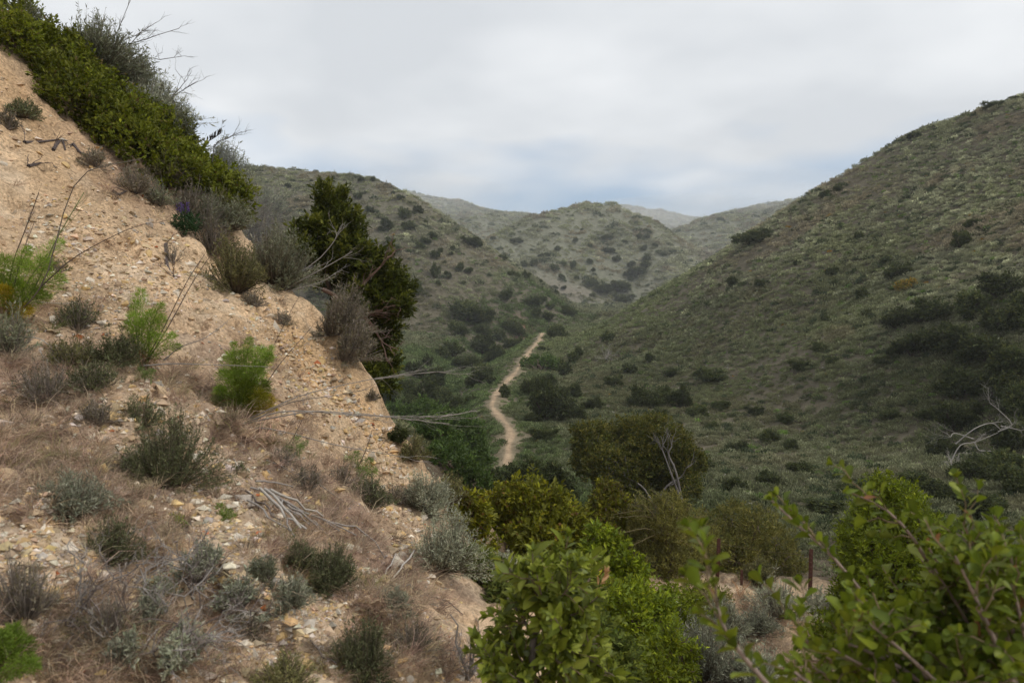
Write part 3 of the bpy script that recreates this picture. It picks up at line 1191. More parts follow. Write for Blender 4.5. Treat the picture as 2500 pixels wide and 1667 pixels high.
# ================================================================== hillside shrubs seen far off
def dot_protos(n_, tips, leaves, L):
    out = []
    for i in range(n_):
        g = Geo()
        lob = [(0, 0, .40, .33)] + [(q * math.cos(a), q * math.sin(a), .22 + .42 * z_, .14 + .13 * r_) for a, q, z_, r_ in
                                 zip(RNG.random(7) * 6.283, .22 + .24 * RNG.random(7), RNG.random(7), RNG.random(7))]
        crown(g, lob, tips, leaves, L, .5, PAL['hill_oak'], twig=.10, shell=.62, up=.25, young=(.12, .13, .04), young_p=.12)
        s_ = Geo()
        limbs(s_, (0, 0, -.15), lob[:3], .05, DARKWOOD, .1, 1, 4)
        out.append((g.mesh('shrub_crown', M_LEAF), s_.mesh('shrub_trunk', M_WOOD)))
    return out


DOTS = dot_protos(5, 42, 6, .15)
BIGDOTS = dot_protos(5, 150, 8, .070)
UP = np.array([0, 0, 1.0])


def dot_shrub(px, py, w, h, label, group, cat='shrub', sink=.1, name='hillside_shrub', tint=1.0):
    q = hit1(px, py + h * .42)
    if q is None:
        return
    loc = q[0]
    s = w * loc[1] / F_PX
    hh = h * loc[1] / F_PX
    k = int(RNG.integers(len(DOTS)))
    big = w > 34
    DOTS_ = BIGDOTS if w >= 40 else DOTS
    r = thing(name, label, cat, loc - UP * sink * hh, group)
    r.rotation_euler = (0, 0, RNG.random() * 6.283)
    r.scale = (s, s, hh * 1.15)
    c = link('crown', DOTS_[k][0], r)
    c['kind'] = 'stuff'
    if big:
        link('trunk', DOTS_[k][1], r)


LEFT_DOTS = [(989, 521, 30, 32), (1021, 512, 24, 24), (999, 549, 34, 26), (945, 547, 30, 34), (1059, 575, 24, 22), (1043, 588, 26, 16), (1028, 600, 24, 22), (1066, 622, 22, 24),
             (1074, 612, 14, 16), (1106, 605, 16, 16), (1102, 619, 14, 12), (1063, 660, 26, 40), (1120, 652, 20, 24), (1142, 660, 22, 16), (1095, 670, 18, 20), (1018, 702, 40, 44),
             (954, 588, 24, 22), (967, 608, 22, 20), (929, 559, 18, 14), (980, 482, 18, 16), (910, 437, 12, 14), (1069, 692, 12, 16), (905, 513, 24, 22), (880, 439, 18, 12),
             (702, 453, 14, 14), (591, 448, 18, 12), (871, 478, 22, 18), (1010, 470, 9, 9), (942, 452, 8, 8), (1000, 495, 9, 8), (925, 528, 12, 10), (1040, 540, 9, 9), (960, 470, 10, 9),
             (820, 470, 10, 8), (640, 470, 9, 8), (1005, 580, 10, 9), (1085, 640, 10, 9), (1130, 690, 12, 10), (890, 470, 10, 8), (760, 440, 8, 7)]
CENTRAL_DOTS = [(1263, 586, 30, 14), (1204, 582, 14, 12), (1187, 607, 12, 10), (1359, 608, 18, 16), (1375, 643, 22, 16), (1397, 646, 18, 22), (1356, 654, 26, 22), (1506, 630, 22, 16),
                (1490, 611, 28, 16), (1439, 637, 18, 16), (1442, 600, 12, 14), (1560, 577, 16, 18), (1578, 578, 18, 14), (1584, 565, 20, 14), (1570, 605, 16, 14), (1579, 630, 22, 20), (1573, 646, 28, 20),
                (1540, 645, 22, 18), (1480, 578, 30, 14), (1404, 586, 14, 12), (1302, 640, 20, 22), (1280, 643, 16, 18), (1327, 624, 26, 16), (1248, 668, 20, 16), (1283, 672, 24, 24), (1262, 674, 18, 18),
                (1407, 678, 16, 14), (1372, 675, 14, 16), (1357, 701, 14, 10), (1375, 702, 14, 12), (1353, 712, 22, 12), (1318, 688, 12, 14), (1557, 662, 60, 30), (1506, 697, 54, 30), (1449, 658, 12, 10),
                (1522, 728, 44, 26), (1340, 747, 24, 14), (1378, 750, 22, 12), (1318, 730, 28, 14), (1230, 628, 24, 14), (1338, 660, 10, 8), (1425, 688, 10, 9), (1470, 690, 12, 10), (1300, 610, 9, 8),
                (1350, 570, 9, 7), (1420, 560, 8, 7), (1525, 590, 10, 9), (1600, 600, 14, 12), (1620, 620, 16, 12), (1540, 680, 16, 12), (1445, 720, 14, 10), (1480, 740, 14, 10)]
USED = set()


def where(x, y, marks):
    """Plain words for a place by the nearest landmark of the photograph."""
    d = [math.hypot(x - mx, (y - my) * 1.2) for mx, my, _ in marks]
    mx, my, nm = marks[int(np.argmin(d))]
    dx, dy = x - mx, y - my
    if abs(dx) > 1.6 * abs(dy):
        return ('right of ' if dx > 0 else 'left of ') + nm
    if abs(dy) > 1.6 * abs(dx):
        return ('below ' if dy > 0 else 'above ') + nm
    return ('below and ' if dy > 0 else 'above and ') + ('right of ' if dx > 0 else 'left of ') + nm


LEFT_MARKS = [(1146, 588, 'the oak clump on the left hill nose'), (803, 470, 'the toyon crown'), (945, 547, 'the pale scar on the left hill'), (1140, 755, 'the large oak above the gully'), (910, 437, 'the end of the flat left ridge'),
              (1018, 702, 'the dark bush beside the toyon'), (620, 410, 'the flat left ridge line'), (1060, 620, 'the middle of the left hill flank')]
CENT_MARKS = [(1470, 500, 'the central hill top'), (1204, 580, "the central hill's left saddle"), (1557, 662, 'the central green hollow'), (1283, 672, "the central hill's left gully"),
              (1584, 565, "the central hill's right shoulder"), (1375, 645, "the central hill's middle"), (1360, 740, "the central hill's brown foot"), (1440, 600, "the central hill's upper fold")]
for dots, marks, grp in ((LEFT_DOTS, LEFT_MARKS, 'shrubs dotted over the left canyon hill'), (CENTRAL_DOTS, CENT_MARKS, 'shrubs dotted over the central hill')):
    for x, y, w, h in dots:
        sz_ = 'tiny' if max(w, h) < 12 else 'small' if max(w, h) < 20 else 'large' if max(w, h) > 29 else 'medium'
        sh_ = 'low wide' if w > 1.45 * h else 'upright' if h > 1.15 * w else 'round'
        dot_shrub(x, y, w, h, f'{sz_} {sh_} dark shrub {where(x, y, marks)}', grp)
for x, y, w, h, lb_ in [(1146, 588, 44, 26, 'clump of dark oak on the left hill nose against the pale far slope'),
                        (1166, 596, 26, 20, 'lower lobe of dark oak scrub beside the clump on the left hill nose'),
                        (1178, 845, 64, 50, 'dark oak thicket in the gully left of the trail top'), (1174, 838, 74, 56, 'broad dark oak filling the gully below the red earth scar'),
                        (1140, 755, 92, 66, 'large dark green oak on the slope above the gully'), (1170, 772, 60, 44, 'oak joined to the right of the large oak above the gully'),
                        (1118, 800, 56, 44, 'dark oak at the left edge of the gully'), (1212, 860, 56, 42, 'dark oak nearest the trail in the gully'),
                        (1254, 838, 46, 36, 'dark oak close under the red earth scar'), (1222, 818, 30, 34, 'small dark shrub above the gully oaks'), (1305, 764, 26, 26, 'round dark shrub on the saddle left of the trail top'),
                        (1299, 733, 46, 30, 'bright olive round shrub on the saddle below the central hill'), (1232, 720, 34, 28, 'dark dome shrub on the nose of the left hill above the gully'),
                        (1082, 858, 34, 34, 'single round shrub in the gully left part'), (1043, 880, 28, 34, 'small upright shrub at the foot of the left slope'), (1124, 885, 44, 40, 'olive shrub in the gully beside the green grass strip'),
                        (1177, 908, 76, 56, 'broad olive shrub on the bank left of the trail'), (1117, 982, 54, 52, 'dark pointed oak left of the trail bend'), (1145, 980, 30, 30, 'small dark oak right beside the dark pointed oak'),
                        (1033, 955, 70, 78, 'tall dark oak behind the tan bluff edge'), (949, 968, 66, 66, 'dark shrub showing just right of the leaning toyon'), (990, 940, 44, 40, 'dark shrub between the toyon and the tall oak'),
                        (1356, 808, 54, 46, 'dark dome oak right of the top of the trail'), (1482, 820, 34, 32, 'dark spreading shrub on the right slope above the trail'),
                        (1416, 860, 20, 30, 'small upright shrub right of the trail'), (1587, 873, 24, 30, 'small dark oak alone on the grey right slope'), (1293, 943, 42, 56, 'tall dark oak right beside the trail'),
                        (1235, 954, 26, 38, 'small dark oak on the left edge of the trail bend'), (1349, 980, 92, 118, 'big dark rounded oak right of the trail'), (1380, 900, 36, 44, 'dark shrub behind the big rounded oak'),
                        (1320, 850, 24, 14, 'low dark shrub hugging the trail below its top')]:
    dot_shrub(x, y, w, h, lb_, None, 'oak' if 'oak' in lb_ else 'shrub', name='valley_oak' if 'oak' in lb_ else 'valley_shrub')
for x, y, w, h, lb_ in [(1836, 580, 88, 44, 'wide low dark shrub on the shoulder of the right hill crest'), (2015, 473, 26, 20, 'dark shrub on the right skyline, lower of a pair'), (2044, 459, 22, 20, 'dark shrub on the right skyline, upper of a pair'),
                        (2342, 585, 42, 50, 'upright dark shrub high on the right hill'), (2372, 545, 40, 28, 'dark olive shrub above the upright shrub on the right hill'), (2189, 658, 64, 46, 'broad dark green shrub above the yellow bloom'),
                        (2160, 636, 34, 26, 'smaller green shrub left of the broad shrub'), (2106, 716, 28, 42, 'narrow dark shrub left of the yellow bloom'), (1793, 688, 30, 28, 'round dark shrub near the right hill crest line'),
                        (2095, 576, 20, 22, 'small dark shrub in the middle of the right hill'), (1857, 693, 26, 26, 'round green shrub right of the dark crest shrub'), (2015, 775, 22, 30, 'small upright dark shrub in mid slope'),
                        (2122, 766, 36, 20, 'low green shrub below the yellow bloom'), (2454, 690, 104, 70, 'large dark shrub at the right frame edge'), (2234, 332, 30, 16, 'dark shrub clinging to the right skyline'),
                        (2425, 256, 40, 22, 'dark shrub at the top of the right skyline'), (2470, 240, 24, 10, 'low dark scrub at the very top of the right hill'), (2027, 664, 30, 26, 'round green shrub in the upper middle slope'),
                        (1733, 913, 80, 46, 'flat topped dark oak with bare lower stems on the right slope'), (1668, 964, 50, 70, 'tall narrow dark oak below the flat topped one'), (1612, 965, 64, 62, 'rounded dark oak beside the tall narrow one'),
                        (1566, 965, 62, 68, 'dark oak with a lighter top above the big spreading oak'), (1952, 892, 42, 34, 'compact dark shrub in the middle of the right slope'), (2002, 846, 40, 30, 'dark shrub with a bright green side'),
                        (2172, 1008, 46, 30, 'dark low shrub on the brown patch of the right slope'), (1874, 1062, 60, 46, 'dark brownish shrub low on the right slope'), (1925, 1085, 40, 34, 'green shrub beside the dark brownish one'),
                        (2030, 880, 40, 28, 'olive shrub below the dark mid slope shrub'), (2150, 880, 44, 26, 'dull green shrub near the thicket edge'), (1800, 1235, 50, 40, 'dark shrub at the foot of the right slope behind the arching willow'),
                        (2010, 1235, 110, 44, 'long dark hedge of scrub at the foot of the right slope'), (2100, 1190, 90, 40, 'low dark scrub under the pale dry bush'), (1960, 1140, 70, 40, 'dark scrub patch on the brown lower slope'),
                        (2038, 690, 20, 18, 'tiny dark shrub left of the orange streak'), (1945, 640, 16, 14, 'tiny shrub on the grey upper slope'), (2230, 720, 20, 14, 'small shrub right of the yellow bloom')]:
    dot_shrub(x, y, w, h, lb_, None, 'oak' if 'oak' in lb_ else 'shrub', name='slope_oak' if 'oak' in lb_ else 'slope_shrub')
THICKET = [(2200, 770, 90, 60), (2285, 752, 100, 70), (2365, 742, 100, 80), (2440, 780, 110, 90), (2495, 740, 90, 90), (2245, 835, 100, 70), (2325, 825, 110, 90), (2405, 850, 120, 100), (2480, 880, 110, 110),
           (2350, 930, 110, 90), (2425, 945, 110, 100), (2495, 965, 110, 110), (2335, 1010, 90, 80), (2475, 1060, 100, 100), (2440, 1125, 110, 80), (2495, 1170, 120, 90), (2380, 1145, 110, 80), (2300, 1090, 80, 60),
           (2270, 1010, 60, 40), (2195, 850, 60, 40), (2310, 1195, 110, 60), (2400, 1230, 120, 70), (2230, 1170, 80, 50)]
for x, y, w, h, lb_ in [(1720, 1130, 60, 40, 'green scrub clump right of the spreading live oak'), (1790, 1180, 70, 44, 'dull green scrub clump above the arching willow'), (1880, 1170, 60, 40, 'olive scrub clump on the foot of the brown slope'),
                        (1740, 1040, 40, 28, 'small olive shrub right of the live oak top'), (1800, 1090, 44, 30, 'small green shrub mid way up the brown slope foot'), (1400, 1010, 60, 44, 'dull olive scrub left of the live oak top'),
                        (1330, 1060, 60, 44, 'olive scrub between the lower trail and the live oak'), (1300, 1020, 44, 34, 'small olive shrub right of the lower trail bend'), (1180, 1060, 40, 32, 'olive shrub left of the lower trail end'),
                        (1160, 1110, 60, 44, 'dark green scrub left of the lower trail end'), (960, 900, 40, 40, 'dark shrub just right of the toyon foot'), (1070, 930, 44, 34, 'dark green shrub in the green gully strip'),
                        (1090, 1010, 50, 40, 'dark shrub on the gully bank below the pointed oak'), (1010, 1010, 50, 44, 'dark shrub in the gully bottom behind the long stalks'), (1150, 930, 40, 34, 'dark shrub under the broad olive shrub by the trail')]:
    dot_shrub(x, y, w, h, lb_, None, 'shrub', name='valley_shrub')
VALLEY_MARKS = [(1117, 982, 'the dark pointed oak'), (1033, 955, 'the tall oak behind the bluff'), (1174, 838, 'the broad gully oak'), (1177, 908, 'the broad olive shrub by the trail'), (1349, 980, 'the big rounded oak'),
                (1549, 1083, 'the spreading live oak'), (1566, 965, 'the light topped oak'), (1668, 964, 'the tall narrow oak'), (1324, 815, 'the top of the trail'), (1060, 1060, 'the lush green gully scrub'), (1452, 690, 'the saddle under the central hill'),
                (1874, 1062, 'the dark brownish slope shrub'), (1293, 943, 'the tall oak beside the trail')]
for x, y, w, h in [(1020, 900, 56, 50), (1062, 912, 44, 40), (1100, 850, 54, 46), (1152, 880, 44, 36), (1190, 872, 40, 32), (1082, 958, 46, 40), (1062, 988, 52, 46), (1008, 985, 54, 46), (1132, 1045, 46, 38), (1075, 1045, 52, 42),
                   (980, 1060, 54, 46), (1202, 928, 30, 26), (1265, 802, 44, 36), (1240, 790, 38, 30), (1182, 802, 48, 38), (1335, 772, 34, 24), (1440, 690, 44, 28), (1474, 702, 40, 26), (1420, 1042, 50, 40), (1450, 985, 50, 40),
                   (1500, 930, 46, 36), (1540, 900, 38, 28), (1640, 908, 40, 30), (1702, 1002, 56, 40), (1762, 987, 44, 32), (1842, 1002, 40, 28), (1925, 1020, 44, 30), (1330, 930, 46, 40), (1392, 955, 46, 40), (1402, 872, 34, 26), (1605, 1010, 50, 40),
                   (1520, 700, 40, 24), (1390, 760, 44, 26)]:
    sh_ = 'low' if w > 1.4 * h else 'rounded'
    dot_shrub(x, y, w, h, f"{'small' if w < 45 else 'medium'} {sh_} dark green shrub {where(x, y, VALLEY_MARKS)}", 'shrubs along the canyon bottom', 'shrub', name='valley_shrub')
THICK_MARKS = [(2400, 1075, 'the pale dead limbs'), (2454, 690, 'the large shrub at the frame edge'), (2211, 700, 'the orange yellow bloom'), (2325, 1140, 'the pale dry skeleton bush'), (2172, 1008, 'the low shrub on the brown patch'),
               (2350, 850, 'the middle of the thicket'), (2170, 1190, 'the bright bush top')]
for x, y, w, h in THICKET:
    dot_shrub(x, y, w, h, f"{'broad' if w >= 110 else 'medium' if w >= 85 else 'small'} dark thicket shrub {where(x, y, THICK_MARKS)}", 'thicket on the right slope', 'shrub', name='thicket_shrub')


# ================================================================== mid distance shrubs with leaves one can see
def depth_ground(px, d):
    """Ground point straight below/above the photo column px at horizontal depth d."""
    x = float(ray(px, 800)[0]) * d
    return np.array([x, d, float(ground_z(np.array([x]), np.array([d]))[0])])


def lobes_px(lst, d, dz=.25):
    out = []
    for x, y, r in lst:
        dd = d + RNG.normal() * dz
        p = P(x, y, dd)
        out.append((p[0], p[1], p[2], r * dd / F_PX))
    return out


def leafy(name, label, cat, base, lobes, pal, tips, leaves, L, W, young=None, yp=0., r0=.03, col=BROWNWOOD, group=None, twig=.14, shell=.6, per=2, amp=.10, trunk='trunk'):
    r = thing(name, label, cat, base, group)
    g, s_ = Geo(), Geo()
    crown(g, lobes, tips, leaves, L, W, PAL[pal] if isinstance(pal, str) else pal, twig=twig, shell=shell, young=young, young_p=yp)
    limbs(s_, np.asarray(base) - UP * .1, lobes, r0, col, amp, per)
    part('crown', g, M_LEAF, r, True)
    part(trunk, s_, M_WOOD, r, smooth=True)
    return r


# leaning toyon growing out of the back of the bluff
tb = depth_ground(905, 12.4)
toy = lobes_px([(803, 487, 42), (815, 530, 40), (845, 545, 45), (775, 560, 38), (742, 580, 44), (735, 610, 34), (800, 600, 60), (868, 575, 22), (862, 628, 58), (835, 660, 60), (925, 640, 40), (952, 672, 40),
                (975, 700, 34), (950, 740, 52), (905, 720, 60), (985, 745, 26), (930, 800, 52), (900, 860, 54), (935, 880, 46), (890, 920, 50), (925, 930, 40), (860, 760, 50), (875, 810, 46)], 12.4, .35)
tr = thing('toyon_tree', 'dark green toyon leaning out behind the tan bluff edge', 'tree', tb)
g, s_ = Geo(), Geo()
crown(g, [(x, y, z, r_ * 1.12) for x, y, z, r_ in toy], 130, 10, .085, .42, PAL['tree'], twig=.16, shell=.5, young=(.165, .175, .025), young_p=.28, up=.45)
part('crown', g, M_LEAF, tr, True)
fork = P(835, 760, 12.4)
s_.tube(spline([tb - UP * .2, P(880, 830, 12.5), fork], 8), np.linspace(.09, .06, 8), BROWNWOOD, 7)
s_.tube(spline([fork, P(800, 690, 12.4), P(802, 600, 12.4), P(803, 490, 12.4)], 12), np.linspace(.05, .012, 12), DARKWOOD * 1.6, 6)
part('trunk', s_, M_WOOD, tr, smooth=True)
for pts in ([(788, 706), (830, 728), (868, 752), (900, 756)], [(835, 740), (880, 700), (930, 650)], [(850, 745), (900, 765), (945, 755)], [(868, 752), (905, 790), (930, 830)]):
    g2 = Geo()
    ctl = [P(x, y, 11.8) for x, y in pts]
    g2.tube(spline(ctl, 8), np.linspace(.04, .015, 8), np.array([.16, .10, .075]), 6)
    for _ in range(5):
        twigs(g2, ctl[RNG.integers(1, len(ctl))], ctl[-1] - ctl[0] + RNG.normal(size=3) * .3, .35, .012, 2, np.array([.16, .105, .08]), .6, 2)
    part('branch', g2, M_WOOD, tr, smooth=True)

# evergreen mat along the top of the bank
BANK_GREEN = [(40, 120, .75, .7, 'green leafy coyote brush at the top left corner of the bank'), (130, 200, .75, .6, 'green leafy coyote brush second from the top of the bank'), (190, 262, .7, .6, 'dense green shrub above the bare dirt, upper middle of the bank'),
              (270, 315, .8, .65, 'dense green shrub overhanging the dark roots on the bank'), (350, 385, .85, .65, 'largest dense green shrub on the bank top'), (430, 425, .8, .65, 'dense green shrub above the dry rust coloured tuft'),
              (480, 470, .65, .6, 'lowest dense green shrub of the bank top, beside the skyline'), (240, 215, .7, .5, 'green shrub on the skyline below the feathery sagebrush'), (350, 300, .75, .5, 'green shrub on the skyline in the middle of the bank top'),
              (450, 375, .7, .5, 'green shrub on the skyline near its lower end')]
for x, y, rad, h, lb_ in BANK_GREEN:
    q = hit1(x, y)
    if q is None:
        q = hit1(x, y + 50)
    base, nrm = q
    n_l = 9
    lob = []
    for i in range(n_l):
        a_, m_ = RNG.random() * 6.283, math.sqrt(RNG.random()) * .75 * rad
        bx, by = base[0] + m_ * math.cos(a_), base[1] + m_ * math.sin(a_)
        bz = float(ground_z(np.array([bx]), np.array([by]))[0])
        bz = min(bz, base[2] + .9)
        lob.append((bx, by, bz + h * (.25 + .3 * RNG.random()), .28 + .14 * RNG.random()))
    leafy('coyote_brush', lb_, 'shrub', base, lob, 'green', 105, 9, .062, .5, (.19, .205, .03), .3, .018, BROWNWOOD, 'green shrubs along the bank top', .12, .62, 1)

# laurel sumac and neighbours below the bank
LOW = [
    ('laurel_sumac', 'large olive green sumac dome right of the bank foot', 'shrub', 9.0, 1290, [(1235, 1235, 60), (1290, 1215, 66), (1345, 1235, 62), (1395, 1275, 52), (1250, 1300, 70), (1330, 1310, 80), (1200, 1290, 48), (1420, 1330, 50), (1290, 1370, 72), (1380, 1385, 56)],
     'sumac', 150, 9, .066, .5, (.17, .175, .03), .35),
    ('laurel_sumac', 'olive sumac wedged between sagebrush and the large dome', 'shrub', 8.2, 1130, [(1130, 1255, 42), (1165, 1290, 46), (1120, 1300, 40), (1175, 1345, 46), (1215, 1390, 42), (1150, 1215, 30)],
     'sumac', 150, 9, .066, .5, (.17, .175, .03), .25),
    ('laurel_sumac', 'bright fringe of sumac on the right of the large dome', 'shrub', 8.0, 1500, [(1460, 1300, 34), (1500, 1335, 42), (1530, 1370, 40), (1560, 1400, 30), (1480, 1390, 44), (1440, 1350, 38)],
     'bright', 150, 9, .062, .48, (.16, .21, .03), .3),
    ('toyon_shrub', 'mid green broad leaved shrub left of the near toyon', 'shrub', 5.4, 1150, [(1120, 1400, 44), (1165, 1370, 44), (1190, 1430, 54), (1130, 1460, 50), (1180, 1510, 54), (1215, 1460, 46), (1150, 1540, 40)],
     [((.12, .145, .035), 5), ((.165, .19, .05), 2), ((.075, .095, .02), 3)], 260, 9, .050, .48, (.17, .19, .04), .2),
    ('coyote_bush', 'bright green small leaved bush right of the near toyon', 'shrub', 6.4, 1560, [(1510, 1455, 50), (1565, 1440, 46), (1615, 1470, 42), (1540, 1510, 54), (1600, 1530, 48), (1480, 1500, 44)],
     'bright', 260, 9, .042, .42, (.17, .22, .035), .35),
    ('coyote_bush', 'bright green bush low in front of the pale sagebrush', 'shrub', 5.4, 1610, [(1580, 1580, 46), (1640, 1560, 48), (1690, 1585, 34), (1600, 1640, 54), (1655, 1625, 46), (1545, 1600, 40)],
     'bright', 290, 9, .038, .42, (.18, .23, .035), .4),
    ('coyote_bush', 'bright green bush behind the leafy branch tips at right', 'shrub', 9.5, 2175, [(2150, 1180, 36), (2200, 1205, 48), (2120, 1245, 52), (2180, 1265, 60), (2240, 1260, 54), (2100, 1310, 60), (2170, 1330, 66), (2250, 1325, 60), (2080, 1370, 50), (2290, 1290, 40)],
     'bright', 160, 9, .058, .36, (.16, .20, .035), .3),
    ('willow_bush', 'dusty olive bush with arching branches beyond the sumac', 'shrub', 15.6, 1640, [(1590, 1255, 52), (1640, 1235, 44), (1660, 1290, 66), (1600, 1320, 60), (1560, 1290, 42), (1640, 1370, 66), (1590, 1400, 50), (1700, 1330, 60)],
     'dusty', 130, 9, .070, .26, (.16, .155, .055), .3),
    ('willow_bush', 'olive bush behind the rusty fence posts', 'shrub', 17.8, 1810, [(1740, 1290, 52), (1790, 1270, 52), (1850, 1285, 56), (1760, 1345, 62), (1830, 1345, 66), (1900, 1325, 52), (1780, 1400, 60), (1860, 1395, 56), (1940, 1380, 40), (1710, 1390, 50)],
     'dusty', 80, 9, .085, .28, (.13, .135, .035), .25),
    ('live_oak', 'spreading live oak with pale bare limbs on the valley floor', 'oak', 26.0, 1549, [(1440, 1075, 50), (1490, 1090, 60), (1545, 1078, 62), (1600, 1066, 56), (1650, 1090, 50), (1560, 1055, 44), (1480, 1140, 66), (1560, 1120, 60), (1640, 1150, 62), (1430, 1130, 40), (1530, 1185, 56), (1690, 1130, 40), (1600, 1200, 60), (1670, 1190, 44)],
     [((.10, .108, .020), 5), ((.155, .14, .026), 2.5), ((.06, .07, .016), 3)], 80, 8, .10, .5, (.16, .145, .03), .35),
    ('live_oak', 'low dark oak scrub at the lower end of the trail', 'oak', 29.0, 1268, [(1205, 1168, 26), (1250, 1165, 32), (1300, 1155, 36), (1345, 1160, 34), (1280, 1185, 40), (1330, 1190, 38), (1370, 1180, 32)],
     'hill_oak', 44, 8, .14, .5, None, 0),
    ('sumac_shrub', 'yellowish topped shrub between the big oak and the sumac dome', 'shrub', 16.0, 1490, [(1475, 1195, 30), (1500, 1215, 36), (1460, 1240, 36), (1510, 1260, 40), (1470, 1290, 40)],
     'sumac', 80, 8, .085, .5, (.15, .13, .03), .35),
    ('willow_shrub', 'soft green willow scrub behind the bluff, upper clump', 'shrub', 24.0, 1065, [(1030, 1060, 36), (1070, 1050, 40), (1095, 1085, 40), (1050, 1105, 42), (1100, 1120, 36), (1010, 1090, 32)],
     'lush', 50, 9, .13, .4, (.10, .15, .05), .3),
    ('willow_shrub', 'soft green willow scrub behind the bluff, lower clump', 'shrub', 20.0, 1115, [(1090, 1150, 40), (1130, 1145, 42), (1160, 1175, 40), (1110, 1190, 42), (1070, 1175, 36), (1060, 1130, 30)],
     'lush', 60, 9, .11, .4, (.10, .15, .05), .3),
    ('coyote_bush', 'bright green low bush left of the dirt under the fence', 'shrub', 9.0, 1620, [(1560, 1470, 34), (1600, 1455, 36), (1645, 1450, 36), (1690, 1465, 32), (1620, 1490, 36), (1670, 1495, 30), (1575, 1510, 34)],
     'bright', 190, 9, .050, .42, (.24, .28, .03), .3),
    ('coyote_bush', 'olive bush below the shorter fence post', 'shrub', 12.0, 1720, [(1690, 1440, 30), (1725, 1445, 32), (1760, 1455, 30), (1710, 1470, 30)],
     'dusty', 150, 9, .060, .34, (.18, .18, .05), .3),
    ('toyon_shrub', 'dark green undergrowth behind the near toyon, lower part', 'shrub', 4.3, 1430, [(1400, 1560, 60), (1470, 1540, 56), (1520, 1600, 60), (1440, 1620, 66), (1540, 1660, 56), (1380, 1640, 60), (1330, 1580, 50)],
     [((.10, .13, .025), 5), ((.14, .175, .035), 2), ((.065, .085, .018), 3)], 260, 9, .042, .48, (.19, .22, .04), .2),
    ('toyon_shrub', 'dark green undergrowth between the near toyon and the sumac', 'shrub', 6.0, 1350, [(1300, 1470, 56), (1370, 1450, 60), (1430, 1440, 56), (1270, 1430, 50), (1340, 1510, 60), (1430, 1500, 56), (1240, 1480, 46)],
     [((.09, .115, .02), 5), ((.13, .155, .028), 2), ((.06, .075, .016), 3)], 230, 9, .050, .48, (.17, .19, .035), .25),
    ('sumac_shrub', 'green shrub filling the hollow under the large sumac dome', 'shrub', 7.4, 1260, [(1220, 1400, 44), (1280, 1410, 50), (1340, 1420, 50), (1400, 1420, 46), (1450, 1420, 44), (1300, 1450, 50)],
     'sumac', 190, 9, .058, .5, (.17, .175, .03), .25),
    ('willow_shrub', 'grey green willow scrub above the lower trail, left of it', 'shrub', 40.0, 1110, [(1080, 1020, 30), (1120, 1030, 34), (1150, 1050, 32), (1100, 1060, 34), (1165, 1090, 32)], 'lush', 22, 9, .19, .4, (.13, .18, .06), .25),
    ('willow_shrub', 'green willow scrub in the gully bottom behind the bluff', 'shrub', 52.0, 1000, [(960, 1010, 30), (1000, 1020, 34), (1040, 1000, 32), (985, 1050, 34), (1020, 1060, 30)], 'lush', 18, 9, .22, .4, (.13, .18, .06), .25),
    ('green_shrub', 'bright green shrub beside the middle of the trail', 'shrub', 84.0, 1321, [(1285, 892, 17), (1310, 884, 19), (1335, 880, 18), (1355, 890, 15)], 'lush', 22, 8, .20, .45, None, 0),
]
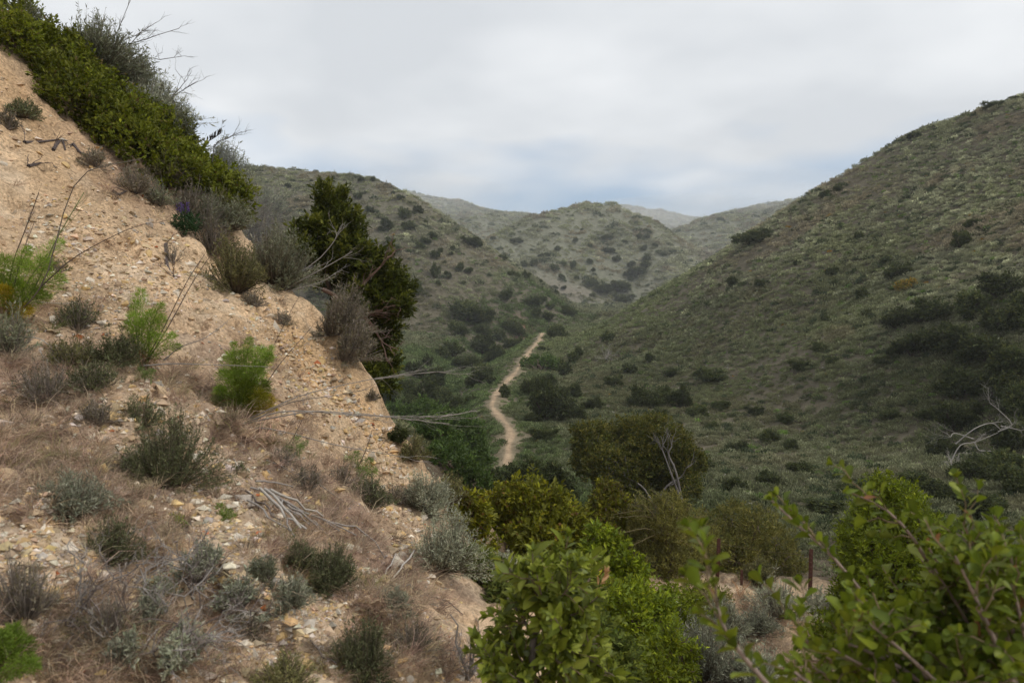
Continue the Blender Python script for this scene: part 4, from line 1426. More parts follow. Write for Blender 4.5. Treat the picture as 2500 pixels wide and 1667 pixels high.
for nm, lb_, cat_, d, bx, lst, pal, tips, lv, L, W, yg, yp in LOW:
    base = depth_ground(bx, d)
    lob = lobes_px(lst, d, .03 * d)
    gz = ground_z(np.array([q[0] for q in lob]), np.array([q[1] for q in lob]))
    lob = [(x, y, max(z, zz + r * .45), r) for (x, y, z, r), zz in zip(lob, gz)]
    if 'bare limbs' not in lb_:
        fill = []
        for x, y, z, r_ in lob:                  # foliage right down to the ground
            zz = float(ground_z(np.array([x]), np.array([y]))[0])
            while z - r_ * .9 > zz + .15:
                z -= r_ * 1.1
                fill.append((x + RNG.normal() * r_ * .5, y + RNG.normal() * r_ * .6, max(z, zz + r_ * .4), r_ * (1.0 + .3 * RNG.random())))
        lob = lob + fill
    base[2] = min(base[2], min(q[2] for q in lob))
    base[2] = float(ground_z(np.array([base[0]]), np.array([base[1]]))[0])
    r = leafy(nm, lb_, cat_, base, lob, pal, tips, lv, L, W, yg, yp, .012 + .0022 * d, GREYWOOD * .6 if 'oak' in cat_ else BROWNWOOD, None)
    if 'pale bare limbs' in lb_:
        for pts in ([(1665, 1225), (1650, 1150), (1632, 1110), (1640, 1090)], [(1665, 1225), (1640, 1160), (1618, 1100)], [(1600, 1240), (1570, 1190), (1530, 1165)], [(1560, 1245), (1540, 1190), (1500, 1165)],
                    [(1600, 1240), (1625, 1190), (1660, 1165)]):
            g2 = Geo()
            ctl = [P(x, y, 24.4) for x, y in pts]
            g2.tube(spline(ctl, 8), np.linspace(.05, .02, 8), GREYWOOD * .75, 5)
            for _ in range(4):
                twigs(g2, ctl[-1 - RNG.integers(0, 2)], ctl[-1] - ctl[0] + RNG.normal(size=3) * .6, .7, .013, 1, GREYWOOD * .7, .5, 3)
            part('limb', g2, M_WOOD, r, smooth=True)
    if 'arching' in lb_:
        for tipx in [(1500, 1255), (1512, 1262), (1520, 1300), (1560, 1205), (1590, 1195), (1610, 1215), (1535, 1235), (1545, 1330), (1640, 1195), (1570, 1230), (1690, 1240), (1720, 1260)]:
            a0 = P(1640 + RNG.normal() * 22, 1330 + RNG.normal() * 20, 15.4)
            e0 = P(tipx[0], tipx[1], 15.0 + RNG.normal() * .3)
            ctl = [a0, (a0 + e0) / 2 + UP * .28, e0]
            g2 = Geo()
            sp = spline(ctl, 9)
            g2.tube(sp, np.linspace(.012, .005, 9), np.array([.24, .19, .10]), 4)
            k = RNG.integers(2, 9, 70)
            pp = sp[k] + RNG.normal(size=(70, 3)) * .03
            g2.leaves(pp, rdirs(70) + (e0 - a0) * .6, rdirs(70), .06, .02, pick([((.17, .165, .06), 1)], 70))
            part('arching_branch', g2, M_LEAF, r)

# dead pale limbs in the thicket, dry pale bush
q = hit1(2400, 1105)[0]
dl = thing('dead_tree', 'pale twisted dead limbs lying in the dark thicket', 'tree', q)
for pts in ([(2315, 1120), (2340, 1085), (2390, 1078), (2440, 1062)], [(2340, 1085), (2380, 1050), (2425, 1038), (2442, 1052)], [(2390, 1078), (2400, 1095), (2412, 1098)], [(2440, 1062), (2462, 1030), (2440, 1000), (2415, 985)], [(2330, 1100), (2325, 1130)],
            [(2462, 1030), (2490, 1050)], [(2375, 1058), (2340, 1050), (2322, 1062)]):
    g2 = Geo()
    ctl = [P(x, y, q[1] * .93) + RNG.normal(size=3) * .12 for x, y in pts]
    g2.tube(spline(ctl, 10), np.linspace(.032, .014, 10), PALEWOOD * .8, 5)
    for _ in range(4):
        twigs(g2, ctl[-1 - RNG.integers(0, 2)], ctl[-1] - ctl[0] + RNG.normal(size=3) * .5, .7, .010, 2, PALEWOOD * .7, .6, 3)
    part('limb', g2, M_WOOD, dl, smooth=True)
for px_, py_, w_, lb_ in [(2325, 1150, .75, 'pale dry skeleton of a bush below the dead limbs'), (1479, 880, 1.6, 'bare grey bush on the slope right of the trail')]:
    q = hit1(px_, py_)[0]
    sk = Geo()
    for _ in range(10):
        twigs(sk, q, np.array([0, 0, 1.0]) + RNG.normal(size=3) * .6, w_ * .8, .012 * w_ + .006, 2, PALEWOOD * .9, .5, 3)
    o = link('dead_bush', sk.mesh('dead_bush', M_WOOD, q))
    o.location = q
    tag(o, lb_, 'dead bush')
# yellow flowering bush on the right hill
q = hit1(2211, 708)[0]
r = thing('flowering_bush', 'bush covered in orange yellow flowers on the right hill', 'bush', q)
g = Geo()
crown(g, [(q[0] - .5, q[1], q[2] + .35, .5), (q[0] + .5, q[1], q[2] + .45, .55), (q[0], q[1], q[2] + .3, .5)], 40, 6, .14, .6, [((.36, .23, .03), 4), ((.30, .20, .04), 2), ((.14, .15, .04), 4)], up=.2)
part('flower_mass', g, M_LEAF, r, True)


# ================================================================== sagebrush and small plants on the bank
def at_px(px, py):
    q = hit1(px, py)
    while q is None:
        py += 12
        q = hit1(px, py)
    return q


def px_m(px, base):
    return px * np.linalg.norm(base) / F_PX


SAGES = [
    # px, py of the foot, half width px, height px, palette, stems, leaves, dead share, lean, label
    (575, 712, 72, 110, 'sage_olive', 260, 16, .05, (.1, -.2, 0), 'rounded olive sagebrush on the bank edge above a dark hollow'),
    (668, 690, 84, 120, 'sage', 300, 14, .25, (.2, -.1, 0), 'large grey green sagebrush right of the rounded olive one'),
    (614, 590, 62, 90, 'sage_brown', 220, 12, .4, (.2, 0, 0), 'grey brown sagebrush above the large grey green one'),
    (520, 620, 56, 80, 'sage_brown', 200, 10, .5, (.1, -.1, 0), 'twiggy brown sagebrush below the purple lupine'),
    (500, 555, 52, 70, 'sage', 160, 12, .35, (.1, 0, 0), 'grey sagebrush right beside the purple lupine'),
    (640, 540, 56, 70, 'sage', 180, 12, .3, (.3, 0, 0), 'grey sagebrush on the skyline edge right of the green mat'),
    (575, 500, 50, 60, 'sage_olive', 160, 12, .1, (.2, 0, 0), 'olive sagebrush at the lower end of the green mat'),
    (735, 655, 60, 90, 'sage_brown', 200, 12, .3, (.3, 0, 0), 'brownish sagebrush left of the toyon trunk'),
    (780, 715, 50, 70, 'sage_olive', 180, 13, .1, (.3, 0, 0), 'olive sagebrush tucked under the toyon branch'),
    (805, 815, 66, 120, 'sage_brown', 340, 14, .35, (.35, -.15, -.1), 'shaggy grey purple sagebrush hanging over the bluff edge, upper part'),
    (838, 880, 52, 110, 'sage_brown', 300, 14, .4, (.35, -.1, -.1), 'shaggy grey purple sagebrush in the notch of the bluff edge, lower part'),
    (400, 455, 60, 60, 'sage_olive', 160, 11, .3, (.1, -.1, 0), 'rusty olive tuft under the green mat of the bank'),
    (330, 470, 50, 50, 'sage_brown', 150, 9, .5, (0, -.1, 0), 'dry brown tuft below the bank top shrubs'),
    (385, 500, 40, 44, 'sage', 120, 10, .4, (0, -.1, 0), 'small grey tuft on the dirt under the brown one'),
    (232, 405, 26, 36, 'sage_brown', 90, 8, .4, (0, 0, 0), 'small grey brown tuft beside dark roots'),
    (58, 285, 34, 30, 'sage_dark', 80, 9, .2, (0, 0, 0), 'small green tuft on the dirt at upper left'),
    (14, 312, 26, 30, 'sage_brown', 70, 8, .4, (0, 0, 0), 'brown tuft at the left frame edge, upper dirt'),
    (60, 120, 66, 70, 'sage', 220, 13, .15, (.1, -.1, 0), 'grey green sagebrush cushion among the green leaves, top left'),
    (215, 115, 95, 96, 'sage', 420, 16, .12, (.3, 0, 0), 'feathery sagebrush on the skyline, topmost'),
    (262, 175, 70, 72, 'sage_pale', 300, 15, .1, (.4, 0, 0), 'feathery grey sagebrush on the skyline, second from the top'),
    (345, 245, 78, 84, 'sage_pale', 340, 15, .1, (.4, 0, 0), 'feathery pale green sagebrush on the skyline above the green mat'),
    (395, 300, 50, 70, 'sage', 180, 14, .1, (.45, 0, 0), 'feathery sagebrush at the skyline, third from the top'),
    (515, 440, 44, 80, 'sage', 200, 14, .2, (.45, 0, 0), 'feathery sagebrush sticking out past the green mat'),
    (530, 520, 40, 50, 'sage_olive', 120, 12, .2, (.3, 0, 0), 'small olive sagebrush at the foot of the green mat'),
    (190, 805, 50, 60, 'sage_dark', 200, 9, .45, (0, 0, 0), 'dark wiry cushion right of the left fennel'),
    (190, 900, 66, 66, 'sage_olive', 240, 12, .3, (0, 0, 0), 'olive brown cushion below the wiry dark one'),
    (285, 885, 56, 56, 'sage_dark', 200, 13, .1, (0, 0, 0), 'green cushion left of the middle fennel'),
    (225, 945, 60, 50, 'sage_dark', 200, 10, .3, (0, 0, 0), 'dull green cushion under the green one near the middle fennel'),
    (20, 860, 54, 80, 'sage', 200, 12, .3, (0, 0, 0), 'grey sagebrush at the left frame edge below the fennel'),
    (345, 1035, 54, 60, 'sage_dark', 110, 9, .1, (.1, 0, 0), 'thin green wisps growing from pale rubble'),
    (405, 1185, 108, 145, 'sage_dark', 420, 18, .05, (.05, -.05, 0), 'big dark grey green sagebrush in the middle of the near slope'),
    (365, 1165, 60, 70, 'sage', 150, 16, .0, (-.1, -.1, 0), 'lighter grey sagebrush at the left skirt of the big dark one'),
    (168, 1252, 74, 70, 'sage_pale', 300, 15, .05, (0, 0, 0), 'small pale green sagebrush on dry grass, left'),
    (262, 1372, 56, 90, 'sage_dark', 170, 11, .2, (.2, 0, 0), 'dark olive tuft on rubble left of the dead shrub'),
    (60, 1500, 66, 110, 'sage_brown', 220, 8, .5, (0, 0, 0), 'brown wiry shrub at the left frame edge below the rubble'),
    (640, 1415, 40, 50, 'sage', 120, 13, .1, (0, 0, 0), 'grey green tuft right of the dead shrub'),
    (705, 1480, 48, 60, 'sage_pale', 150, 15, .05, (0, 0, 0), 'pale grey green tuft beside the white scree'),
    (800, 1432, 62, 80, 'sage_dark', 340, 14, .05, (.1, 0, 0), 'dark olive bush in the middle of the near scree'),
    (725, 1385, 46, 50, 'sage_dark', 200, 11, .15, (0, 0, 0), 'dull green tuft touching the yellow boulder'),
    (905, 1235, 48, 66, 'sage_dark', 260, 12, .35, (0, 0, 0), 'dark grey bush below the small bright fern'),
    (1030, 1245, 74, 80, 'sage_pale', 320, 14, .15, (.2, -.1, 0), 'pale sagebrush at the foot of the bluff'),
    (1075, 1385, 88, 120, 'sage_pale', 420, 15, .2, (.15, -.1, 0), 'large silvery sagebrush with brown skirts, right of the near slope'),
    (1000, 1120, 36, 50, 'sage_olive', 140, 11, .2, (.2, 0, 0), 'olive tuft in the cleft of the bluff edge'),
    (1222, 1420, 48, 66, 'sage_pale', 200, 14, .1, (0, 0, 0), 'silvery sagebrush peeping between the broad leaved shrubs'),
    (965, 1490, 44, 44, 'sage_pale', 150, 13, .15, (0, 0, 0), 'small pale tuft under the leaning sticks'),
    (885, 1640, 74, 100, 'sage_dark', 330, 13, .2, (0, 0, 0), 'dark green wiry bush at the bottom centre with one yellow flower'),
    (690, 1680, 70, 60, 'sage_olive', 200, 11, .2, (0, 0, 0), 'olive tuft cut by the bottom frame edge'),
    (750, 1190, 46, 50, 'sage_brown', 160, 6, .6, (0, 0, 0), 'dark wiry tuft in the dry grass above the stick pile'),
    (590, 1158, 14, 22, 'sage_dark', 90, 6, .5, (0, 0, 0), 'small dark round cushion on pale dirt above the stick pile'),
    (1715, 1655, 95, 125, 'sage_pale', 420, 15, .15, (0, 0, 0), 'large pale sagebrush at the bottom, left of the leafy branches'),
    (1840, 1680, 70, 90, 'sage_pale', 260, 14, .3, (0, 0, 0), 'pale sagebrush at the bottom under the leafy branch tips'),
    (1900, 1500, 64, 70, 'sage_pale', 260, 11, .35, (0, 0, 0), 'pale grey sagebrush at the foot of the taller fence post'),
    (1765, 1545, 60, 66, 'sage_pale', 260, 12, .25, (0, 0, 0), 'pale grey sagebrush on the dirt left of the leafy branch tips'),
    (1850, 1545, 50, 50, 'sage_pale', 200, 11, .3, (0, 0, 0), 'small pale grey sagebrush on the dirt below the taller fence post'),
    (2015, 1510, 56, 60, 'sage_pale', 220, 11, .35, (0, 0, 0), 'pale grey sagebrush right of the taller fence post'),
    (1850, 1425, 40, 46, 'sage_olive', 180, 12, .1, (0, 0, 0), 'small olive bush between the two fence posts'),
    (690, 705, 40, 56, 'sage', 160, 12, .25, (.3, 0, 0), 'grey sagebrush on the lip of the bluff beside the pale dead stalks'),
    (640, 655, 46, 60, 'sage_brown', 170, 10, .35, (.1, 0, 0), 'brown sagebrush wedged between the olive and the large grey ones'),
    (455, 520, 44, 56, 'sage_brown', 150, 9, .4, (.1, 0, 0), 'dry brown tuft left of the purple lupine'),
    (560, 560, 50, 60, 'sage', 170, 12, .2, (.2, 0, 0), 'grey sagebrush on the lip above the olive sagebrush'),
    (905, 975, 14, 20, 'sage_brown', 60, 6, .4, (.2, 0, 0), 'tiny brown tuft on the edge of the bluff'),
    (620, 745, 26, 30, 'sage_brown', 90, 6, .6, (0, 0, 0), 'dead brown tuft in the dark hollow below the olive sagebrush'),
    (690, 790, 26, 30, 'sage_brown', 90, 6, .6, (0, 0, 0), 'dead brown tuft on the bare cut right of the hollow'),
    (420, 640, 20, 40, 'sage_brown', 50, 4, .7, (0, 0, 0), 'withered tuft beside the dark twisted root'),
    (130, 660, 30, 30, 'sage_olive', 70, 6, .4, (0, 0, 0), 'yellowish tuft on the bank above the left fennel'),
    (110, 970, 70, 60, 'sage_brown', 190, 8, .5, (0, 0, 0), 'brown wiry mat below the pale lying stick at the left'),
    (230, 1030, 46, 44, 'sage_brown', 150, 8, .5, (0, 0, 0), 'brown wiry tuft left of the pale rubble patch'),
    (690, 1130, 40, 36, 'sage_brown', 110, 5, .6, (0, 0, 0), 'dark dry tuft left of the pale fennel sprout'),
    (830, 1180, 40, 44, 'sage_brown', 130, 6, .6, (0, 0, 0), 'dry tuft left of the small bright fennel sprout'),
    (960, 1230, 46, 40, 'sage_brown', 150, 8, .4, (0, 0, 0), 'brown tuft in the grass left of the pale sagebrush'),
    (1090, 1225, 44, 60, 'sage_olive', 170, 12, .2, (.2, 0, 0), 'olive sagebrush right of the bluff foot'),
    (250, 1560, 60, 70, 'sage_brown', 170, 7, .5, (0, 0, 0), 'brown wiry tuft left of the dead shrub'),
    (600, 1560, 46, 50, 'sage_brown', 140, 7, .5, (0, 0, 0), 'brown wiry tuft right of the dead shrub'),
    (1010, 1580, 50, 50, 'sage_brown', 150, 7, .5, (0, 0, 0), 'brown wiry tuft on stony dirt at the bottom centre'),
    (1190, 1620, 50, 60, 'sage_dark', 140, 10, .3, (0, 0, 0), 'dark tuft at the foot of the near toyon'),
]
for px, py, hw, hp, pal, stems, lv, dead, lean, lb_ in SAGES:
    base, nrm = at_px(px, py)
    rad, h = px_m(hw, base) * 1.0, px_m(hp, base) * 1.05
    d = np.linalg.norm(base)
    L = max(.017, .0042 * d)
    r = thing('sagebrush', lb_, 'shrub', base, 'sagebrush on the near slope')
    g, s_ = Geo(), Geo()
    k = 1.75 if d < 8 else 1.9
    sage(g, s_, base, rad, h, int(stems * 1.25), int(lv * k), L, L * .19, PAL[pal], (.20, .17, .145) if 'brown' in pal or dead > .25 else (.13, .105, .075), lean, dead, .3)
    part('stem', s_, M_WOOD, r, True)
    part('foliage', g, M_SAGE, r, True)
    if 'yellow flower' in lb_:
        f = Geo()
        c0 = P(961, 1600, np.linalg.norm(base) * .93)
        f.tube([base, (base + c0) / 2 + UP * .01, c0], .0025, (.10, .13, .03), 4)
        a_ = np.linspace(0, 6.283, 14)[:-1]
        dd = np.stack([np.cos(a_), -np.full(13, .3), np.sin(a_)], -1)
        f.leaves(np.repeat(c0[None], 13, 0), dd, np.repeat(np.array([[0, -1., 0]]), 13, 0), .012, .006, (.75, .50, .03))
        part('flower', f, M_LEAF, r)

# purple lupine
base, _ = at_px(455, 570)
r = thing('lupine', 'dark green lupine with purple flower spikes on the bank', 'flower', base)
g, f = Geo(), Geo()
crown(g, [(base[0], base[1], base[2] + .12, .17), (base[0] + .08, base[1], base[2] + .15, .13), (base[0] - .1, base[1], base[2] + .1, .13)], 260, 7, .055, .3, [((.04, .085, .03), 4), ((.06, .11, .04), 2)], up=.4)
part('foliage', g, M_LEAF, r, True)
for _ in range(5):
    f = Geo()
    c0 = base + np.array([RNG.normal() * .09 + .06, RNG.normal() * .09, .22])
    f.tube([c0, c0 + UP * .16], .003, (.06, .10, .04), 4)
    pp = c0 + UP * (.03 + .13 * RNG.random((26, 1)))
    f.leaves(pp, rdirs(26) + UP * .3, rdirs(26), .026, .016, pick([((.14, .09, .26), 1)], 26))
    part('flower_spike', f, M_LEAF, r)


# ------------------------------------------------------------------ fennel
def fennel(name, label, px, py, fronds, stalks, group=None, skirt=0, n=420, col=(.21, .31, .025), tip=(.24, .34, .055), yellow=()):
    base, _ = at_px(px, py)
    d = base[1]
    r = thing(name, label, 'fennel', base, group)
    for x, y, wpx, *yl in fronds:
        g = Geo()
        e = P(x, y - 14, d + RNG.normal() * .07 - (.1 if yl else 0))
        c1, c2 = (yl[0], yl[1]) if len(yl) > 1 else (col, tip)
        st = base + np.array([RNG.normal() * .02, RNG.normal() * .02, .0])
        b = st + (e - st) * .22
        pts = fennel_frond(g, b, e, px_m(wpx, base) * .62, c1, c2, int(n * 2.0))
        part('frond', g, M_LEAF, r, True)
        s_ = Geo()
        s_.tube(spline([st - UP * .02, b + UP * .01, pts[3], pts[6]], 7), np.linspace(.006, .0016, 7), np.array([.17, .21, .07]), 5)
        part('stem', s_, M_WOOD, r, smooth=True)
    for pts, rad, c, fork in stalks:
        s_ = Geo()
        ctl = [P(x, y, d + (dz if dz else 0)) for x, y, dz in pts]
        sp = spline(ctl, 12)
        s_.tube(sp, np.linspace(rad, rad * .4, 12), np.array(c), 5)
        for _ in range(fork):
            k = RNG.integers(7, 12)
            twigs(s_, sp[k], (sp[-1] - sp[-3]) * 3 + RNG.normal(size=3) * .06 * np.linalg.norm(sp[-1] - sp[0]), .22 * np.linalg.norm(sp[-1] - sp[0]), rad * .35, 1, np.array(c) * 1.05, .35, 2, .05)
        part('dry_stalk', s_, M_WOOD, r, smooth=True)
    if skirt:
        g = Geo()
        k = skirt
        a_ = RNG.random(k) * 6.283
        dd = np.stack([np.cos(a_), np.sin(a_), .1 - 1.2 * RNG.random(k)], -1)
        g.blades(base + RNG.normal(size=(k, 3)) * .045 + UP * .06, dd, .18, .004, pick([((.22, .11, .05), 3), ((.33, .19, .10), 2)], k), .8)
        part('dry_skirt', g, M_GRASS_PLAIN, r, True)
    return r


M_GRASS_PLAIN = foliage_material('dry_leaf', 0.7, 0.25, 0.2)
DS, GS, PS = (.10, .075, .06), (.25, .225, .20), (.17, .15, .125)
YEL = ((.28, .24, .015), (.46, .34, .02))
fennel('fennel', 'bright green fennel at the left frame edge with dark tall stalks', 15, 778,
       [(10, 640, 40), (60, 650, 44), (110, 650, 46), (150, 690, 44), (40, 700, 40), (95, 720, 44), (70, 620, 34), (-20, 690, 50), (150, 600, 34), (120, 735, 30), (-40, 640, 50), (75, 770, 26, *YEL), (5, 715, 30, *YEL)],
       [([(12, 778, 0), (30, 650, 0), (62, 560, 0), (95, 470, 0)], .006, DS, 2), ([(20, 775, 0), (48, 640, 0), (85, 540, .1)], .005, DS, 1), ([(25, 770, 0), (85, 700, -.05), (135, 590, -.1), (205, 470, -.1)], .007, (.17, .21, .08), 2),
        ([(100, 700, -.1), (180, 630, -.1), (290, 570, -.1), (350, 548, -.1)], .005, DS, 1), ([(40, 770, 0), (110, 680, -.2), (190, 440, -.3), (345, 388, -.3)], .006, PS, 1)], n=520, skirt=60)
fennel('fennel', 'small bright fennel in the middle of the bare bank', 342, 893,
       [(345, 722, 34), (322, 780, 34), (370, 775, 36), (400, 790, 34), (345, 800, 36), (425, 830, 30), (380, 830, 30), (440, 858, 24), (330, 750, 28), (395, 755, 28), (310, 800, 24)],
       [([(350, 890, 0), (400, 800, 0), (455, 690, .1), (500, 620, .2)], .005, DS, 0), ([(355, 890, 0), (415, 790, 0), (470, 690, .1), (530, 600, .2)], .005, DS, 1),
        ([(350, 893, -.1), (420, 888, -.1), (500, 890, -.1), (600, 893, 0)], .006, GS, 1), ([(400, 880, 0), (440, 848, 0), (500, 825, 0), (548, 790, .2)], .005, GS, 2)], n=420, skirt=140)
fennel('fennel', 'large fennel with yellow lower fronds and long grey stalks spreading right', 585, 1020,
       [(560, 880, 46), (600, 870, 46), (640, 865, 44), (580, 920, 50), (630, 910, 50), (660, 880, 36), (545, 920, 40), (600, 950, 46, (.12, .17, .015), (.15, .19, .02)), (650, 950, 44, (.12, .17, .015), (.16, .20, .02)),
        (665, 985, 36, *YEL), (640, 975, 40, (.16, .18, .015), (.24, .22, .02)), (675, 1010, 22, *YEL), (530, 960, 30), (520, 985, 26, (.14, .18, .05), (.20, .20, .08)), (610, 840, 30), (665, 860, 26), (570, 850, 24)],
       [([(578, 1018, 0), (610, 960, 0), (650, 880, 0), (720, 740, .1)], .005, DS, 1), ([(590, 1018, 0), (640, 950, 0), (690, 880, 0), (760, 800, .1)], .005, DS, 1),
        ([(590, 1030, -.1), (668, 995, -.1), (749, 961, 0), (921, 923, .2), (1066, 907, .4)], .006, GS, 8), ([(590, 1032, -.1), (707, 1003, -.1), (883, 1014, .1), (1074, 1018, .3)], .0068, GS, 8),
        ([(592, 1034, -.1), (749, 1006, -.1), (845, 1008, .1), (1097, 1034, .3)], .006, GS, 6), ([(603, 1045, -.15), (672, 1049, -.2), (825, 1087, 0), (978, 1114, .2)], .006, GS, 3),
        ([(600, 1040, -.1), (700, 985, 0), (820, 965, .1), (900, 950, .2)], .005, PS, 3),
        ([(690, 1105, -.2), (720, 1060, -.2), (745, 1010, -.2)], .004, DS, 0), ([(880, 1130, .4), (900, 1080, .4), (908, 1050, .4)], .004, DS, 0)], n=560, skirt=420)
fennel('fennel_sprout', 'small bright feathery fennel sprout above the grey bush', 880, 1172,
       [(845, 1130, 26), (870, 1118, 26), (905, 1135, 26), (890, 1160, 26), (860, 1160, 26), (920, 1160, 20)], [], n=260, col=(.12, .21, .03), tip=(.15, .25, .05))
fennel('fennel_sprout', 'pale thin fennel sprout left of the brighter one', 712, 1125, [(725, 1080, 22), (750, 1092, 18), (700, 1105, 20), (735, 1100, 18)], [], n=140, col=(.14, .21, .05), tip=(.18, .26, .08))
fennel('fennel_sprout', 'tiny green sprout on pale rubble right of the big sagebrush', 545, 1268, [(535, 1245, 22), (560, 1262, 24), (575, 1270, 16), (540, 1262, 18)], [], n=120, col=(.13, .19, .03), tip=(.18, .24, .05))
fennel('fennel_sprout', 'tiny yellow green sprout below the big sagebrush', 428, 1295, [(420, 1270, 18), (435, 1278, 18), (445, 1290, 14)], [], n=90, col=(.16, .21, .02), tip=(.22, .26, .03))
fennel('fennel_sprout', 'tiny green sprout beside the middle fennel skirt', 355, 935, [(345, 915, 22), (370, 918, 22), (355, 925, 20)], [], n=120, col=(.11, .16, .04), tip=(.15, .21, .06))
fennel('green_clump', 'bright green feathery clump in the bottom left corner', 30, 1660,
       [(0, 1560, 40), (30, 1545, 44), (60, 1575, 42), (20, 1600, 44), (70, 1610, 40), (-20, 1600, 50), (85, 1640, 36), (45, 1640, 40)], [], n=420, col=(.13, .20, .02), tip=(.17, .25, .04))

# grey stalks on the skyline and dark seed stalk
for pts, lb_ in [([(272, 118), (290, 70), (325, -15)], 'bare upright stalk crossing the top of the picture above the bank'), ([(286, 122), (330, 88), (382, 55)], 'bare forked stalk leaning right from the skyline, upper'),
                 ([(300, 130), (360, 95), (437, 70)], 'long bare forked stalk leaning right from the skyline'), ([(312, 135), (330, 95), (345, 80)], 'short bare stalk between the leaning ones'),
                 ([(345, 152), (390, 146), (443, 138)], 'nearly level bare stalk on the skyline'), ([(418, 250), (440, 215), (456, 195)], 'thin forked stalk above the green mat, left prong'), ([(420, 250), (445, 222), (482, 200)], 'thin forked stalk above the green mat, right prong'),
                 ([(522, 362), (556, 338), (590, 322)], 'thin pale stalk with fine twigs at the lower end of the skyline'), ([(690, 690), (770, 640), (815, 590), (822, 570)], 'curved pale dead stalk in front of the toyon'),
                 ([(700, 705), (790, 655), (860, 615)], 'straight pale dead stalk in front of the toyon'), ([(705, 712), (780, 690), (815, 670)], 'short pale stalk beside the dead stalks at the toyon')]:
    d = 11.2 if pts[0][1] < 500 else 10.0
    d = {272: 12.6, 286: 12.5, 300: 12.3, 312: 12.2, 345: 12.0, 418: 11.8, 420: 11.8, 522: 11.2}.get(pts[0][0], 9.8)
    ctl = [P(x, y, d) for x, y in pts]
    bz = float(ground_z(ctl[0][:1], ctl[0][1:2])[0])
    g = Geo()
    sp = spline([np.array([ctl[0][0] - .05, ctl[0][1], min(bz - .02, ctl[0][2] - .15)])] + ctl, 10)
    pale = PALEWOOD * .7 if pts[0][1] > 600 else GREYWOOD * .55
    g.tube(sp, np.linspace(.009, .004, 10), pale, 4)
    for _ in range(5):
        k = RNG.integers(5, 10)
        twigs(g, sp[k], (sp[-1] - sp[-3]) + RNG.normal(size=3) * .12, .22, .0035, 1, pale, .4, 3, .05)
    tag(link('dry_stalk', g.mesh('dry_stalk', M_WOOD, sp[0], True)), lb_, 'dry stalk', 'dry stalks along the bank edge').location = sp[0]
ctl = [P(497, 352, 11.3), P(515, 342, 11.3), P(538, 326, 11.3)]
r = thing('seed_stalk', 'stalk of black seed pods poking out of the skyline', 'dry stalk', ctl[0])
g = Geo()
g.tube(spline([ctl[0] - UP * .3 - np.array([.1, 0, 0])] + ctl, 6), .006, DARKWOOD, 4)
part('stem', g, M_WOOD, r)
for k in range(9):
    g = Geo()
    p = ctl[0] + (ctl[2] - ctl[0]) * (.2 + .1 * k)
    g.tube([p, p + np.array([.01, 0, .045]) + RNG.normal(size=3) * .01, p + np.array([.015, 0, .085])], [.006, .013, .004], DARKWOOD * .6, 5)
    part('seed_pod', g, M_WOOD, r)

# ------------------------------------------------------------------ dead shrub and sticks
base, _ = at_px(330, 1570)
r = thing('dead_shrub', 'sprawling grey dead shrub with a few living sage tufts', 'shrub', base)
for i in range(26):
    a_ = RNG.random() * 6.283
    px, py = 350 + 190 * math.cos(a_) * RNG.random() ** .5, 1520 + 130 * math.sin(a_) * RNG.random() ** .5
    b, n_ = at_px(px, py)
    g = Geo()
    dirv = np.array([RNG.normal() * .8, RNG.normal() * .4, .45 + .3 * RNG.random()])
    twigs(g, b, dirv, .16 + .10 * RNG.random(), .0042, 2, (GREYWOOD if RNG.random() < .6 else np.array([.17, .14, .125])) * .9, .65, 4, .16)
    part('branch', g, M_WOOD, r)
for x, y, w in [(480, 1400, 50), (361, 1515, 36), (452, 1590, 46), (383, 1450, 34), (500, 1370, 40), (420, 1620, 40), (560, 1480, 40), (300, 1600, 36), (590, 1460, 36)]:
    b, n_ = at_px(x, y + 20)
    g, s_ = Geo(), Geo()
    sage(g, s_, b + UP * .02, px_m(w, b), px_m(w * 1.5, b), 60, 16, .018, .005, PAL['sage_pale'], (.2, .17, .15), (.05, 0, 0), .0, .4)
    part('stem', s_, M_WOOD, r, True)
    part('foliage', g, M_SAGE, r, True)

